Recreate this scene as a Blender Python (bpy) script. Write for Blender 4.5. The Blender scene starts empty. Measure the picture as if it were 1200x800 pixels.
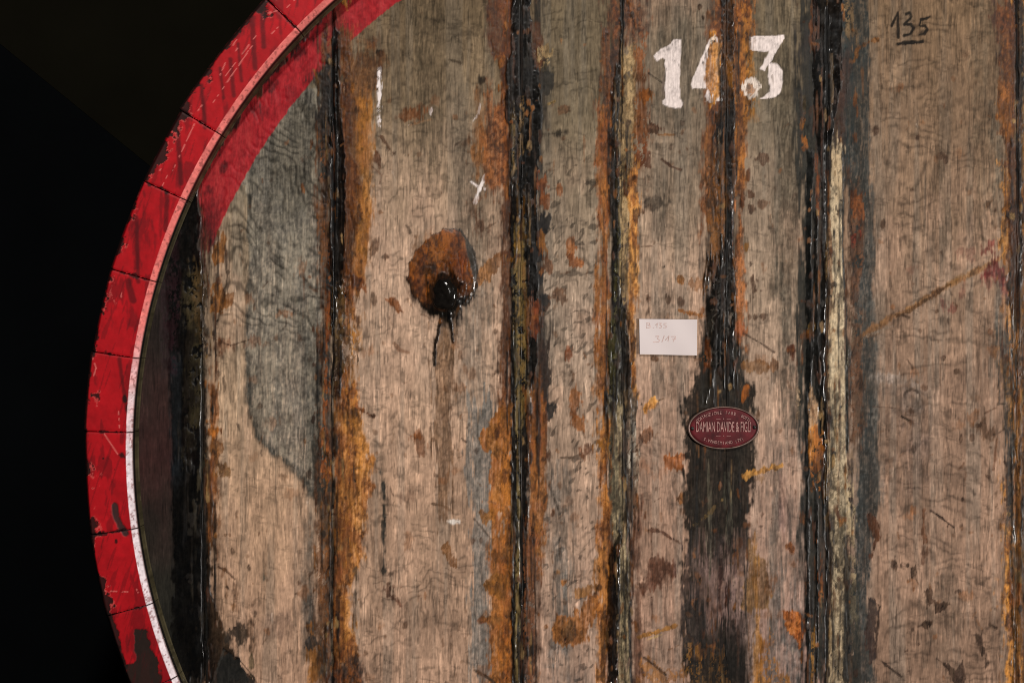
import bpy, math, random
import numpy as np

# ------------------------------------------------------------------ camera, world, lamps, exposure
S = bpy.context.scene
U = 0.00125                 # metres covered by one photograph pixel on the head of the cask
D = 3.0                     # camera distance to the head
cam = bpy.data.cameras.new('camera'); cam.lens = 72.0; cam.sensor_width = 36.0
cam.clip_start = 0.05; cam.clip_end = 100
co = bpy.data.objects.new('camera', cam); S.collection.objects.link(co)
co.location = (0, -D, 0); co.rotation_euler = (math.radians(90), 0, 0); S.camera = co

W = bpy.data.worlds.new('World'); S.world = W; W.use_nodes = True
W.node_tree.nodes['Background'].inputs[0].default_value = (0.75, 0.85, 1.0, 1)
W.node_tree.nodes['Background'].inputs[1].default_value = 0.02

def lamp(name, loc, target, energy, size, colour):
    l = bpy.data.lights.new(name, 'AREA'); l.energy = energy; l.shape = 'DISK'; l.size = size; l.color = colour
    o = bpy.data.objects.new(name, l); S.collection.objects.link(o); o.location = loc
    d = np.array(target, float) - np.array(loc, float)
    o.rotation_euler = (math.atan2(math.hypot(d[0], d[1]), -d[2]), 0, math.atan2(d[1], d[0]) - math.pi/2)
    return o
lamp('key_lamp', (3.5, -3.9, -0.35), (-0.45, 0, -0.15), 232, 0.22, (1.0, 0.945, 0.89))
lamp('second_lamp', (0.35, -3.4, 2.35), (-0.25, 0, -0.25), 112, 0.20, (1.0, 0.935, 0.87))

S.view_settings.view_transform = 'Standard'; S.view_settings.look = 'None'
S.cycles.filter_width = 1.0
S.view_settings.exposure = 0.0; S.view_settings.gamma = 1.0

# ------------------------------------------------------------------ small tools
rng = np.random.RandomState(11); random.seed(5)
COL = S.collection
def lin(c):
    c = np.asarray(c, float)/255.0
    return np.where(c <= 0.04045, c/12.92, ((c+0.055)/1.055)**2.4)
def sm(t):
    t = np.clip(t, 0, 1); return t*t*(3-2*t)
TAB = rng.rand(64, 256, 256).astype(np.float32)
def vn(X, Y, seed):
    T = TAB[seed % 64]
    xi = np.floor(X); yi = np.floor(Y)
    fx = (X-xi).astype(np.float32); fy = (Y-yi).astype(np.float32)
    fx = fx*fx*(3-2*fx); fy = fy*fy*(3-2*fy)
    xi = xi.astype(np.int32) & 255; yi = yi.astype(np.int32) & 255
    x1 = (xi+1) & 255; y1 = (yi+1) & 255
    a = T[yi, xi]; b = T[yi, x1]; c = T[y1, xi]; d = T[y1, x1]
    return (a+(b-a)*fx)+((c+(d-c)*fx)-(a+(b-a)*fx))*fy
def fbm(X, Y, sx, sy, o=3, seed=0, g=0.55):
    s = np.zeros(np.broadcast(X, Y).shape, np.float32); a = 1.0; t = 0.0
    for k in range(o):
        s += a*vn(X/sx*2**k+17.3*k+seed*3.1, Y/sy*2**k+9.7*k+seed*1.7, seed+k*7)
        t += a; a *= g
    return s/t
def new_mesh(name, verts, faces, mat, parent=None, smooth=True, paint=None, gloss=None):
    v = np.asarray(verts, np.float32); f = np.asarray(faces, np.int32)
    me = bpy.data.meshes.new(name)
    me.vertices.add(len(v)); me.vertices.foreach_set('co', v.ravel())
    n = f.shape[1]
    me.loops.add(f.size); me.loops.foreach_set('vertex_index', f.ravel())
    me.polygons.add(len(f)); me.polygons.foreach_set('loop_start', np.arange(0, f.size, n, dtype=np.int32))
    me.polygons.foreach_set('loop_total', np.full(len(f), n, np.int32))
    me.polygons.foreach_set('use_smooth', np.full(len(f), smooth, bool))
    me.update(calc_edges=True); me.validate()
    if paint is not None:
        a = me.attributes.new('paint', 'FLOAT_COLOR', 'POINT')
        a.data.foreach_set('color', np.c_[paint, np.ones(len(v))].astype(np.float32).ravel())
        a = me.attributes.new('gloss', 'FLOAT', 'POINT'); a.data.foreach_set('value', np.asarray(gloss, np.float32))
    me.materials.append(mat)
    o = bpy.data.objects.new(name, me); COL.objects.link(o)
    if parent: o.parent = parent
    return o
def grid_faces(nr, nc):
    i = np.arange(nr*nc).reshape(nr, nc)
    return np.stack([i[:-1, :-1], i[:-1, 1:], i[1:, 1:], i[1:, :-1]], -1).reshape(-1, 4)

# ------------------------------------------------------------------ materials
def nodes(name):
    m = bpy.data.materials.new(name); m.use_nodes = True
    nt = m.node_tree; return m, nt, nt.nodes['Principled BSDF']
def plain(name, rgb, rough, metal=0.0, var=0.15, scale=60, bump=0.0, stretch=(1, 1, 1)):
    m, nt, b = nodes(name); N = nt.nodes.new; L = nt.links.new
    tc = N('ShaderNodeTexCoord'); mp = N('ShaderNodeMapping'); mp.inputs['Scale'].default_value = stretch
    L(tc.outputs['Object'], mp.inputs['Vector'])
    nz = N('ShaderNodeTexNoise'); nz.inputs['Scale'].default_value = scale; nz.inputs['Detail'].default_value = 6
    L(mp.outputs[0], nz.inputs['Vector'])
    cr = N('ShaderNodeValToRGB'); L(nz.outputs['Fac'], cr.inputs[0])
    c = lin(rgb)
    cr.color_ramp.elements[0].position = 0.3; cr.color_ramp.elements[0].color = (*(c*(1-var)), 1)
    cr.color_ramp.elements[1].position = 0.7; cr.color_ramp.elements[1].color = (*np.clip(c*(1+var), 0, 1), 1)
    L(cr.outputs[0], b.inputs['Base Color'])
    b.inputs['Roughness'].default_value = rough; b.inputs['Metallic'].default_value = metal
    if bump:
        bp = N('ShaderNodeBump'); bp.inputs['Strength'].default_value = bump; bp.inputs['Distance'].default_value = 0.002
        L(nz.outputs['Fac'], bp.inputs['Height']); L(bp.outputs[0], b.inputs['Normal'])
    return m
def painted(name, stretch, amount, bump, rough0, rough1):
    """weathered surface: stain colours and wetness per point, fine grain and relief from noise"""
    m, nt, b = nodes(name); N = nt.nodes.new; L = nt.links.new
    at = N('ShaderNodeAttribute'); at.attribute_name = 'paint'
    ag = N('ShaderNodeAttribute'); ag.attribute_name = 'gloss'
    tc = N('ShaderNodeTexCoord'); mp = N('ShaderNodeMapping'); mp.inputs['Scale'].default_value = stretch
    L(tc.outputs['Object'], mp.inputs['Vector'])
    nz = N('ShaderNodeTexNoise'); nz.inputs['Scale'].default_value = 1.0; nz.inputs['Detail'].default_value = 5
    nz.inputs['Roughness'].default_value = 0.65
    L(mp.outputs[0], nz.inputs['Vector'])
    mr = N('ShaderNodeMapRange'); mr.inputs[1].default_value = 0.25; mr.inputs[2].default_value = 0.75
    mr.inputs[3].default_value = 1-amount; mr.inputs[4].default_value = 1+amount
    L(nz.outputs['Fac'], mr.inputs[0])
    mx = N('ShaderNodeVectorMath'); mx.operation = 'SCALE'
    L(at.outputs['Color'], mx.inputs[0]); L(mr.outputs[0], mx.inputs['Scale'])
    L(mx.outputs[0], b.inputs['Base Color'])
    rr = N('ShaderNodeMapRange'); rr.inputs[3].default_value = rough0; rr.inputs[4].default_value = rough1
    L(ag.outputs['Fac'], rr.inputs[0]); L(rr.outputs[0], b.inputs['Roughness'])
    sp = N('ShaderNodeMapRange'); sp.inputs[3].default_value = 0.12; sp.inputs[4].default_value = 0.32
    L(ag.outputs['Fac'], sp.inputs[0]); L(sp.outputs[0], b.inputs['Specular IOR Level'])
    bp = N('ShaderNodeBump'); bp.inputs['Strength'].default_value = bump; bp.inputs['Distance'].default_value = 0.0004
    bs = N('ShaderNodeMapRange'); bs.inputs[3].default_value = bump; bs.inputs[4].default_value = bump*0.15
    L(ag.outputs['Fac'], bs.inputs[0]); L(bs.outputs[0], bp.inputs['Strength'])
    L(nz.outputs['Fac'], bp.inputs['Height']); L(bp.outputs[0], b.inputs['Normal'])
    return m
M_wood = painted('weathered_oak', (900, 300, 70), 0.20, 0.5, 0.80, 0.06)
M_red = painted('chipped_red_paint', (160, 160, 160), 0.10, 0.15, 0.62, 0.30)
M_tar = plain('wet_tar', (16, 13, 10), 0.16, var=0.4, scale=140, bump=0.35)
M_iron = plain('black_iron_hoop', (40, 38, 36), 0.55, metal=0.7, scale=30, bump=0.2)
M_wall_lit = plain('cellar_wall_lit', (29, 27, 19), 0.95, scale=3, var=0.25, bump=0.2)  # paler tone stands for the lit side of the shadow edge
M_shaded = plain('shaded_cellar_stone', (14, 16, 18), 0.95, scale=3, var=0.25, bump=0.2)  # darker tone stands for the wall in shadow; the floor shares it
for m_ in (M_wall_lit, M_shaded): m_.node_tree.nodes['Principled BSDF'].inputs['Specular IOR Level'].default_value = 0.05
M_card = plain('white_card', (196, 185, 184), 0.7, scale=25, var=0.015)
M_pen = plain('faded_red_ink', (184, 158, 152), 0.7, var=0.2, scale=300)
M_enamel = plain('maroon_enamel', (74, 18, 23), 0.62, var=0.5, scale=70, bump=0.1)
M_pewter = plain('worn_pewter', (106, 86, 78), 0.42, metal=0.55, var=0.4, scale=90)
M_letter = plain('worn_letter_metal', (150, 112, 106), 0.55, metal=0.2, var=0.5, scale=180)
M_enamel.node_tree.nodes['Principled BSDF'].inputs['Specular IOR Level'].default_value = 0.2
M_screw = plain('dark_screw', (34, 28, 25), 0.5, metal=0.5)

# ------------------------------------------------------------------ the cask: measures
YF = -0.062                                    # front plane of the stave ends
KF = U*(D+YF)/D
CX, CZ = (859-600)*KF, (400-526)*KF            # axis of the cask
RO, RI, RH = 761*KF, 711*KF, 0.8635            # outer rim, inner rim, radius of the head opening
HX, HY = 600+CX/U, 400-CZ/U                    # axis in head pixels
HR = RH/U

# ------------------------------------------------------------------ canvas: stains painted on the head
xs = np.concatenate([np.arange(150, 1212, 1.0), np.arange(1212, 1560, 6.0)])
ys = np.concatenate([np.arange(-176, -12, 6.0), np.arange(-12, 812, 1.25), np.arange(812, 1230, 6.0)])
X, Y = np.meshgrid(xs, ys); X = X.astype(np.float32); Y = Y.astype(np.float32)
H, Wd = X.shape
col = np.zeros((H, Wd, 3), np.float32); gls = np.zeros((H, Wd), np.float32); hgt = np.zeros((H, Wd), np.float32)
wood = np.ones((H, Wd), np.float32)
def nrm(f):
    f = f-f.mean(); return np.clip(f/f.std(), -3, 3)
px1 = nrm(fbm(X, Y, 1.05, 7, 1, 2))
rag = 0.62*nrm(fbm(X, Y, 5, 9, 3, 1))+0.45*nrm(fbm(X, Y, 1.9, 15, 2, 3))          # ragged edge fields
ragm = 0.75*nrm(fbm(X, Y, 20, 40, 3, 4))
ragx = 0.9*nrm(fbm(X, Y, 2.6, 36, 3, 8))
clump = fbm(X, Y, 9, 13, 4, 12)
clumpv = fbm(X, Y, 6, 55, 4, 15)
fine = fbm(X, Y, 2.2, 2.6, 2, 20)
XW = X+14*(fbm(X, Y, 55, 80, 3, 22)-0.5)+3.5*(fbm(X, Y, 14, 22, 2, 26)-0.5)
grain = fbm(XW, Y, 1.45, 26, 2, 23, 0.8)
graing = fbm(X, Y, 9, 260, 3, 27)
big = fbm(X, Y, 70, 110, 3, 31)
nG = nrm(grain); nC = nrm(clump); nV = nrm(clumpv); nF = nrm(fbm(X, Y, 3.0, 4.2, 3, 35, 0.7))
nM = nrm(fbm(X, Y, 12, 30, 3, 38))
TEX = 0.26*nF+0.17*nC+0.14*nG+0.14*nV; TEX = np.where(TEX > 0.1, 0.1+0.45*(TEX-0.1), TEX)-0.04
MIX = sm((0.55*nC+0.55*nM+0.35*nV+0.3*nF)/2.2+0.5)
texm = np.ones((H, Wd), np.float32)

def win(x0, x1, y0, y1, p=12):
    return (slice(max(0, np.searchsorted(ys, y0-p)), np.searchsorted(ys, y1+p)),
            slice(max(0, np.searchsorted(xs, x0-p)), np.searchsorted(xs, x1+p)))
def put(sl, m, c, op=1.0, g=None, h=None, w=0.0, br=0.0, brf=None, var=0.25, c2=None, tx=1.0, tr=0.16):
    """lay a stain: m mask, c colour(s), g wetness, h thickness (mm), w how much wood grain still shows, br how broken up"""
    if br > 0:
        f = (nC*0.7+nF*0.75)[sl] if brf is None else brf[sl]
        m = m*sm((f-(-1.6+2.6*br))/0.7+0.3)
    if max(c) < 45: tr = 0.02
    a = np.clip(m*op*(1-tr*np.clip(0.55*nG[sl]+0.45*nF[sl]+0.3, 0, 2)), 0, 1)[..., None]
    cc = np.broadcast_to(lin(c).astype(np.float32), m.shape+(3,))
    if c2 is None: c2 = np.asarray(c, float)*np.array([0.66, 0.63, 0.60]) if tx > 0.5 else c
    t = (MIX[sl]*(1.0 if tx > 0.5 else 0.3))[..., None]
    cc = cc*(1-t)+lin(c2).astype(np.float32)*t
    cc = cc*np.exp(tx*TEX[sl]*(0.7+var*1.2))[..., None]
    col[sl] = col[sl]*(1-a)+np.clip(cc, 0.0012, 1)*a
    a = a[..., 0]
    if g is not None: gls[sl] = gls[sl]*(1-a)+g*a
    if h is not None: hgt[sl] += h*a
    wood[sl] = wood[sl]*(1-a)+w*a
def band(pts, c, op=1.0, rg=2.5, soft=1.5, ry=0.25, rv=0.0, **k):
    p = np.array(sorted(pts), float)
    sl = win(p[:, 1].min()-rg*2, p[:, 2].max()+rg*2, p[0, 0]-10, p[-1, 0]+10)
    yl = ys[sl[0]]
    xl = np.interp(yl, p[:, 0], p[:, 1])[:, None]; xr = np.interp(yl, p[:, 0], p[:, 2])[:, None]
    x = X[sl]; y = Y[sl]
    d = np.minimum(x-xl, xr-x)
    d = np.minimum(d, np.minimum(y-p[0, 0], p[-1, 0]-y)*ry)
    dk = max(c) < 45
    d = d+rg*(rag[sl]*0.55+ragm[sl]*0.5)*(0.7 if dk else 1)+(rv+min(rg, 3)*(0.2 if dk else 0.45))*ragx[sl]+(1.0 if dk and rg > 1.5 else 0)
    if not dk and rg >= 3: soft = soft*1.9
    put(sl, np.clip(d/soft+0.5, 0, 1), c, op, **k)
def blob(cx, cy, rx, ry, c, op=1.0, a=0.0, rg=2.0, soft=1.5, **k):
    R = max(rx, ry)+rg*2
    sl = win(cx-R, cx+R, cy-R, cy+R, 4)
    x = X[sl]-cx; y = Y[sl]-cy; ca, sa = math.cos(math.radians(a)), math.sin(math.radians(a))
    u = x*ca+y*sa; v = -x*sa+y*ca
    d = (1-np.sqrt((u/rx)**2+(v/ry)**2))*min(rx, ry)+rg*(rag[sl]*0.8+ragm[sl]*0.45)
    put(sl, np.clip(d/soft+0.5, 0, 1), c, op, **k)
def pdist(x, y, pts, closed):
    d = np.full(x.shape, 1e9, np.float32); ins = np.zeros(x.shape, bool)
    n = len(pts)
    for i in range(n if closed else n-1):
        (ax, ay), (bx, by) = pts[i], pts[(i+1) % n]
        dx, dy = bx-ax, by-ay
        t = np.clip(((x-ax)*dx+(y-ay)*dy)/(dx*dx+dy*dy+1e-9), 0, 1)
        d = np.minimum(d, np.hypot(x-ax-t*dx, y-ay-t*dy))
        if closed and ay != by:
            cr = ((ay > y) != (by > y)) & (x < (bx-ax)*(y-ay)/(by-ay)+ax)
            ins ^= cr
    return np.where(ins, d, -d) if closed else d
def poly(pts, c, op=1.0, rg=1.5, soft=1.3, **k):
    p = np.array(pts, float)
    sl = win(p[:, 0].min()-rg*2, p[:, 0].max()+rg*2, p[:, 1].min()-rg*2, p[:, 1].max()+rg*2, 5)
    d = pdist(X[sl], Y[sl], pts, True)+rg*(rag[sl]+ragm[sl]*0.4)
    put(sl, np.clip(d/soft+0.5, 0, 1), c, op, **k)
def stroke(pts, wd, c, op=1.0, rg=0.5, soft=1.2, taper=False, **k):
    p = np.array(pts, float)
    sl = win(p[:, 0].min()-wd, p[:, 0].max()+wd, p[:, 1].min()-wd, p[:, 1].max()+wd, 5)
    d = wd/2-pdist(X[sl], Y[sl], pts, False)+rg*rag[sl]
    put(sl, np.clip(d/soft+0.5, 0, 1), c, op, **k)

# ---- bare wood tone: a colour for each board along its height, blended across
def tone(xa, xb, stops):
    sl = win(xa, xb, -176, 1230, 0)
    yy = [s[0] for s in stops]; cc = np.array([lin(s[1]) for s in stops])
    yl = Y[sl]+ragm[sl]*14+(big[sl]-0.5)*70
    col[sl] = np.stack([np.interp(yl, yy, cc[:, i]) for i in range(3)], -1)
SEAM = [150, 237, 390, 611, 729, 851, 969, 1192, 1330, 1452, 1560]
tone(150, 237, [(220, (26, 20, 19)), (420, (36, 28, 25)), (540, (50, 29, 27)), (620, (36, 28, 24)), (700, (31, 29, 24)), (800, (22, 22, 19))])
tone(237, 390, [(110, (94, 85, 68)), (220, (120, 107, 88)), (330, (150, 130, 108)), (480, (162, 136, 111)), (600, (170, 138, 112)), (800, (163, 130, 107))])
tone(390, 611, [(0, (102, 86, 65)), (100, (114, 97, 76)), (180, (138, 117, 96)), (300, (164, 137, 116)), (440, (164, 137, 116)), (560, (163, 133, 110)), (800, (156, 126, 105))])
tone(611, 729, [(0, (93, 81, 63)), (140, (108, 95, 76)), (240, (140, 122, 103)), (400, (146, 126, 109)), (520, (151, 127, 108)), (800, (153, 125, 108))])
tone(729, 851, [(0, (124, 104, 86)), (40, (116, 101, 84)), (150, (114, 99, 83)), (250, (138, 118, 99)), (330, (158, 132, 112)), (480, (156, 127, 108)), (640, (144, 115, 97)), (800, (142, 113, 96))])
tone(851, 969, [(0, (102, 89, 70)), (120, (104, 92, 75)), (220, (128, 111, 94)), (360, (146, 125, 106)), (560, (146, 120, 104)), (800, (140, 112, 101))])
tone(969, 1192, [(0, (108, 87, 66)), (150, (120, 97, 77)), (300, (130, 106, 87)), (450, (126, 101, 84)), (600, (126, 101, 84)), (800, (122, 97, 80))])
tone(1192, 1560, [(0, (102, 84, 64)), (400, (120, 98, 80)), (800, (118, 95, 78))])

# ---- broad grey weathering and tan streaks along the grain
sl = (slice(None), slice(None))
t = sm((graing-0.5)/0.22+0.1)*sm((X-240)/8)
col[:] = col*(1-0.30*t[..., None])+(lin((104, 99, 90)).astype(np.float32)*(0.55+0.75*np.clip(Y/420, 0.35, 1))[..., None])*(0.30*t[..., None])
t = sm((fbm(X, Y, 26, 120, 4, 40)-0.54)/0.12)*0.18
col *= (1-t)[..., None]
t = sm((fbm(X, Y, 30, 90, 4, 44)-0.52)/0.14)*0.22*sm((Y-150)/120)*sm((X-245)/10)
col[:] = col*(1-t[..., None])+lin((186, 150, 126)).astype(np.float32)*t[..., None]

# grey stained part of the second board, edge running down then curving to the seam
gp = [(262, 205), (288, 218), (291, 330), (288, 400), (292, 482), (300, 512), (320, 531), (345, 548), (366, 578), (376, 596), (388, 600), (388, 90), (345, 113)]
poly(gp, (101, 98, 91), 0.84, rg=1.5, soft=2.5, w=0.8, c2=(114, 109, 98), tx=.6)
stroke([(296, 190), (293, 260), (291, 330), (287, 400), (292, 482), (302, 512), (322, 532), (346, 549), (367, 580)], 5, (50, 52, 48), 0.55, rg=1.6, soft=4, w=0.5)
stroke([(292, 440), (293, 484), (304, 514), (324, 534), (347, 551), (366, 580)], 9, (56, 56, 52), 0.6, rg=1.5, soft=6, w=0.5)
stroke([(345, 366), (360, 372), (374, 400)], 3, (50, 54, 50), 0.6)
band([(370, 352, 372), (470, 356, 374), (560, 360, 378)], (58, 60, 55), 0.55, rg=5, soft=8, w=0.5)
band([(600, 352, 372), (700, 354, 372), (765, 357, 374)], (84, 82, 76), 0.75, rg=4, soft=8, w=0.6)
band([(690, 358, 372), (765, 360, 374)], (52, 55, 54), 0.7, rg=3, soft=5, w=0.5)
poly([(342, 112), (353, 112), (372, 130), (388, 128), (388, 190), (372, 180), (356, 150)], (48, 44, 37), 0.72, rg=4, soft=9, w=0.4)
poly([(300, 150), (342, 116), (372, 150), (380, 250), (330, 250)], (70, 65, 53), 0.45, rg=6, soft=14, w=0.7)
# ripples (medullary figure): wavy dark hair lines
ph = (Y*0.85-X*0.45)/17.0+6.0*fbm(X, Y, 55, 70, 2, 50)+0.8*fbm(X, Y, 8, 14, 2, 53)
rip = 1-np.abs((ph % 1.0)-0.5)*2
rip = sm((rip-0.45)/0.55)*sm((fbm(X, Y, 16, 20, 3, 56)-0.36)/0.2)
reg = sm((X-255)/10)*sm((386-X)/8)*sm((470-Y)/120)
col *= (1-0.58*reg*rip)[..., None]; hgt -= 0.9*reg*rip
reg2 = (sm((X-405)/10)*sm((590-X)/10)*0.8+sm((X-632)/6)*sm((712-X)/6)*0.75+sm((X-750)/8)*sm((835-X)/8)*0.25)
ph = (Y*0.75+X*0.15)/15.0+5.0*fbm(X, Y, 45, 50, 2, 60)+0.7*fbm(X, Y, 7, 9, 2, 61)
rip = 1-np.abs((ph % 1.0)-0.5)*2
rip = sm((rip-0.55)/0.45)*sm((fbm(X, Y, 12, 15, 3, 63)-0.50)/0.12)
col *= (1-0.50*reg2*rip)[..., None]; hgt -= 0.5*reg2*rip
ph = (Y*1.0)/19.0+5.0*fbm(X, Y, 52, 40, 2, 66)+0.7*fbm(X, Y, 7, 9, 2, 67)
rip = 1-np.abs((ph % 1.0)-0.5)*2
rip = sm((rip-0.35)/0.65)*sm((fbm(X, Y, 20, 16, 3, 69)-0.44)/0.16)
reg3 = sm((X-1030)/8)*sm((1172-X)/14)
col *= (1-0.40*reg3*rip)[..., None]; hgt -= 0.35*reg3*rip
dsh = sm((fbm(X+0.4*Y, Y-0.25*X+10*(fbm(X, Y, 30, 30, 2, 73)-.5), 8.5, 3.4, 2, 74)-0.64)/0.07)*sm((fbm(X, Y, 30, 36, 3, 76)-0.44)/0.14)
col *= (1-0.26*dsh*sm((X-245)/10))[..., None]; hgt -= 0.2*dsh*sm((X-245)/10)
# little dark pecks of the third and fourth boards
pk = sm((fbm(X+Y*0.5, Y, 7, 9, 2, 72)-0.70)/0.05)
col *= (1-0.45*pk*(sm((X-634)/5)*sm((712-X)/5)*sm((Y-150)/60)+0.25*sm((X-405)/8)))[..., None]
def greystreak(x0, x1, y0, y1, c=(112, 104, 96), op=0.6, rg=5):
    band([(y0, x0, x1), ((y0+y1)/2, x0+random.uniform(-4, 4), x1+random.uniform(-4, 4)), (y1, x0, x1)], c, op, rg=rg, soft=7, ry=0.12, rv=3, w=0.8)
greystreak(535, 572, 120, 360, (98, 88, 74), .55)
greystreak(540, 570, 360, 470, (128, 117, 106), .6); band([(470, 550, 574), (520, 548, 582), (600, 553, 580), (700, 551, 572), (790, 552, 578)], (104, 101, 96), .85, rg=2.5, soft=3, rv=2, w=.8, tx=.5)
greystreak(482, 515, 10, 200, (78, 68, 52), .55); greystreak(425, 470, 20, 120, (86, 72, 54), .4)
greystreak(640, 668, 560, 760, (102, 100, 95), .65); greystreak(650, 684, 690, 800, (92, 92, 90), .6)
greystreak(640, 660, 250, 430, (122, 112, 99), .4)
greystreak(772, 812, 30, 130, (84, 77, 65), .6); greystreak(775, 835, 190, 262, (98, 89, 77), .5)
greystreak(770, 800, 340, 460, (124, 110, 97), .6); greystreak(790, 800, 560, 760, (106, 95, 86), .6)
greystreak(905, 950, 20, 330, (72, 66, 54), .7); greystreak(912, 950, 330, 480, (78, 74, 65), .75)
band([(280, 925, 950), (332, 925, 950)], (142, 122, 104), .6, rg=4, soft=6, w=.7)
greystreak(905, 914, 540, 780, (82, 82, 78), .7); greystreak(925, 944, 590, 800, (84, 83, 80), .65); greystreak(936, 948, 470, 620, (60, 64, 62), .8)
band([(560, 914, 922), (640, 915, 923)], (168, 132, 122), .5, rg=2, soft=4, w=.7)
greystreak(1140, 1182, 0, 260, (96, 84, 68), .5); greystreak(1165, 1185, 140, 230, (100, 92, 80), .6)
greystreak(1085, 1120, 640, 760, (104, 92, 80), .4); greystreak(1045, 1085, 500, 560, (122, 104, 96), .4)
greystreak(1090, 1112, 90, 260, (100, 82, 64), .4)
band([(740, 890, 942), (800, 890, 942)], (72, 74, 72), .55, rg=6, soft=7, w=.6)

# ---- painted red ring on the head, and the grime beside the rim
rr = np.hypot(X-HX, Y-HY)
redm = np.clip((rr-649+0.5*rag)/1.4+0.5, 0, 1)*np.clip((X-233+2.5*rag)/4+0.5, 0, 1)*sm((335-Y+9*rag+16*ragx)/40)
put(sl, redm, (142, 17, 28), 0.97, g=0.25, h=0.25, w=0.12, tx=.3, tr=.04)
put(sl, redm*sm((fbm(X, Y, 14, 22, 4, 77)-0.60)/0.10)*0.3, (84, 12, 20), 1, w=0.1)
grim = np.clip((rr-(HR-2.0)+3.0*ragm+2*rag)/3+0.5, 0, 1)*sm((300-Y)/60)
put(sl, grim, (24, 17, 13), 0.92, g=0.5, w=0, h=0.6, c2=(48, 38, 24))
for (bx, by) in [(318, 101), (352, 62), (298, 128), (262, 196), (245, 222), (370, 38)]:
    blob(bx, by, 7, 5, (58, 10, 14), .75, a=-45, rg=3, soft=4)
band([(255, 232, 243), (300, 231, 246), (330, 232, 243)], (86, 18, 24), .8, rg=3, soft=4, rv=3, g=.5, c2=(50, 14, 16))
blob(246, 266, 9, 26, (84, 14, 20), .65, rg=4, soft=8, a=12)

# ---- generic grime along every joint, then the joints one by one
for s in SEAM[1:-1]:
    d = np.abs(X-s+4*ragm)
    put(sl, sm((26-d)/26)*sm((fbm(X, Y, 18, 60, 3, 80)-0.33)/0.3), (66, 47, 32), 0.62, w=0.5)
AMB, GOLD, BRN, RUST = (150, 92, 38), (176, 120, 52), (92, 54, 26), (116, 70, 34)
BLK, OLV, CRM, KHK, TEAL = (12, 11, 10), (84, 74, 44), (200, 180, 148), (148, 128, 88), (46, 51, 49)
for s in SEAM[7:-1]:
    band([(-176, s-18, s+22), (400, s-14, s+16), (1230, s-20, s+18)], RUST, .9, rg=8, soft=4, w=.2, g=.35, h=.5, c2=GOLD)
    band([(-176, s-6, s+8), (400, s-7, s+5), (1230, s-5, s+6)], BLK, .95, rg=5, soft=2, g=.8, h=.6, c2=(50, 40, 26))
for s in SEAM[1:-4]:
    for (a, b) in ((-176, -8), (808, 1230)):
        band([(a, s-14, s+16), (b, s-12, s+14)], RUST, .9, rg=7, soft=4, w=.2, g=.35, h=.5, c2=GOLD)
        band([(a, s-6, s+8), (b, s-7, s+6)], BLK, .95, rg=4, soft=2, g=.8, h=.6, c2=(60, 50, 30))

def soot(pts, op=.8, c=(15, 13, 11), g=.3): band(pts, c, op, rg=4.5, soft=9, rv=3, ry=.1, w=.25, g=g, c2=(32, 24, 17))
soot([(50, 374, 406), (150, 376, 410), (330, 378, 406), (430, 378, 402)], .75); soot([(400, 380, 398), (812, 378, 397)], .6, (34, 24, 17))
soot([(-12, 592, 634), (140, 590, 638), (240, 592, 636), (480, 594, 642), (560, 596, 626)], .85); soot([(520, 597, 622), (812, 596, 624)], .7, (30, 22, 16))
soot([(-12, 704, 734), (140, 704, 732), (240, 708, 730), (350, 710, 738), (500, 708, 744), (600, 708, 738), (812, 706, 742)], .75, (22, 17, 13))
soot([(-12, 836, 866), (130, 834, 868), (300, 826, 868), (455, 822, 872)], .8, (18, 14, 11))
soot([(-12, 930, 1000), (150, 932, 998), (240, 940, 992), (560, 940, 996), (812, 942, 996)], .85)
soot([(-12, 1182, 1206), (400, 1186, 1208), (812, 1190, 1210)], .6, (26, 19, 14))
# joint A: first dark board
band([(225, 196, 232), (420, 200, 240), (560, 203, 246), (800, 204, 247)], BLK, .96, rg=4, soft=4, g=.85, h=.7, var=.5)
band([(540, 205, 246), (690, 206, 246), (735, 204, 262), (800, 206, 292)], BLK, .96, rg=6, soft=4, g=.8, h=.5)
band([(420, 200, 213), (560, 202, 212)], (19, 23, 27), .8, rg=2, soft=5, g=.5)
band([(240, 188, 208), (330, 186, 210), (430, 192, 206)], (36, 17, 22), .7, rg=4, soft=6, br=.35, g=.6)
band([(318, 216, 244), (400, 216, 247), (470, 214, 238), (535, 214, 232)], (58, 51, 34), .85, rg=4, soft=3, g=.75, h=1.0, br=.25, c2=(24, 20, 15))
band([(318, 226, 242), (395, 228, 240)], (92, 70, 40), .6, rg=4, soft=3, g=.7, br=.4, h=.6)
band([(535, 232, 241), (566, 233, 240)], (80, 74, 56), .75, rg=1.5, g=.4, br=.2)
band([(440, 246, 250), (480, 245, 256), (560, 245, 255), (640, 246, 252)], (140, 82, 36), .9, rg=4, soft=3, w=.3, g=.3, h=.4, c2=(104, 60, 30))
blob(251, 506, 7, 9, (186, 112, 44), .9, rg=2.5, w=.2, g=.2, h=.4); blob(254, 525, 8, 10, (126, 80, 38), .8, rg=3, w=.4)
blob(260, 552, 7, 8, (132, 92, 48), .8, rg=3, w=.4)
poly([(248, 300), (262, 268), (266, 280), (261, 306), (252, 312)], (158, 98, 32), .85, w=.35, g=.2)
poly([(248, 330), (262, 333), (264, 360), (254, 372), (247, 365)], (152, 94, 34), .85, w=.35, rg=2.5); poly([(263, 345), (275, 342), (274, 355), (264, 366)], (146, 92, 36), .8, w=.4)
stroke([(268, 318), (262, 345), (254, 380), (250, 400)], 3, (46, 32, 22), .75, rg=1.2)
blob(262, 404, 14, 9, (96, 56, 32), .7, a=-25, rg=4, soft=4, w=.4); stroke([(240, 392), (270, 405), (292, 398)], 2, (70, 40, 26), .7)
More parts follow.
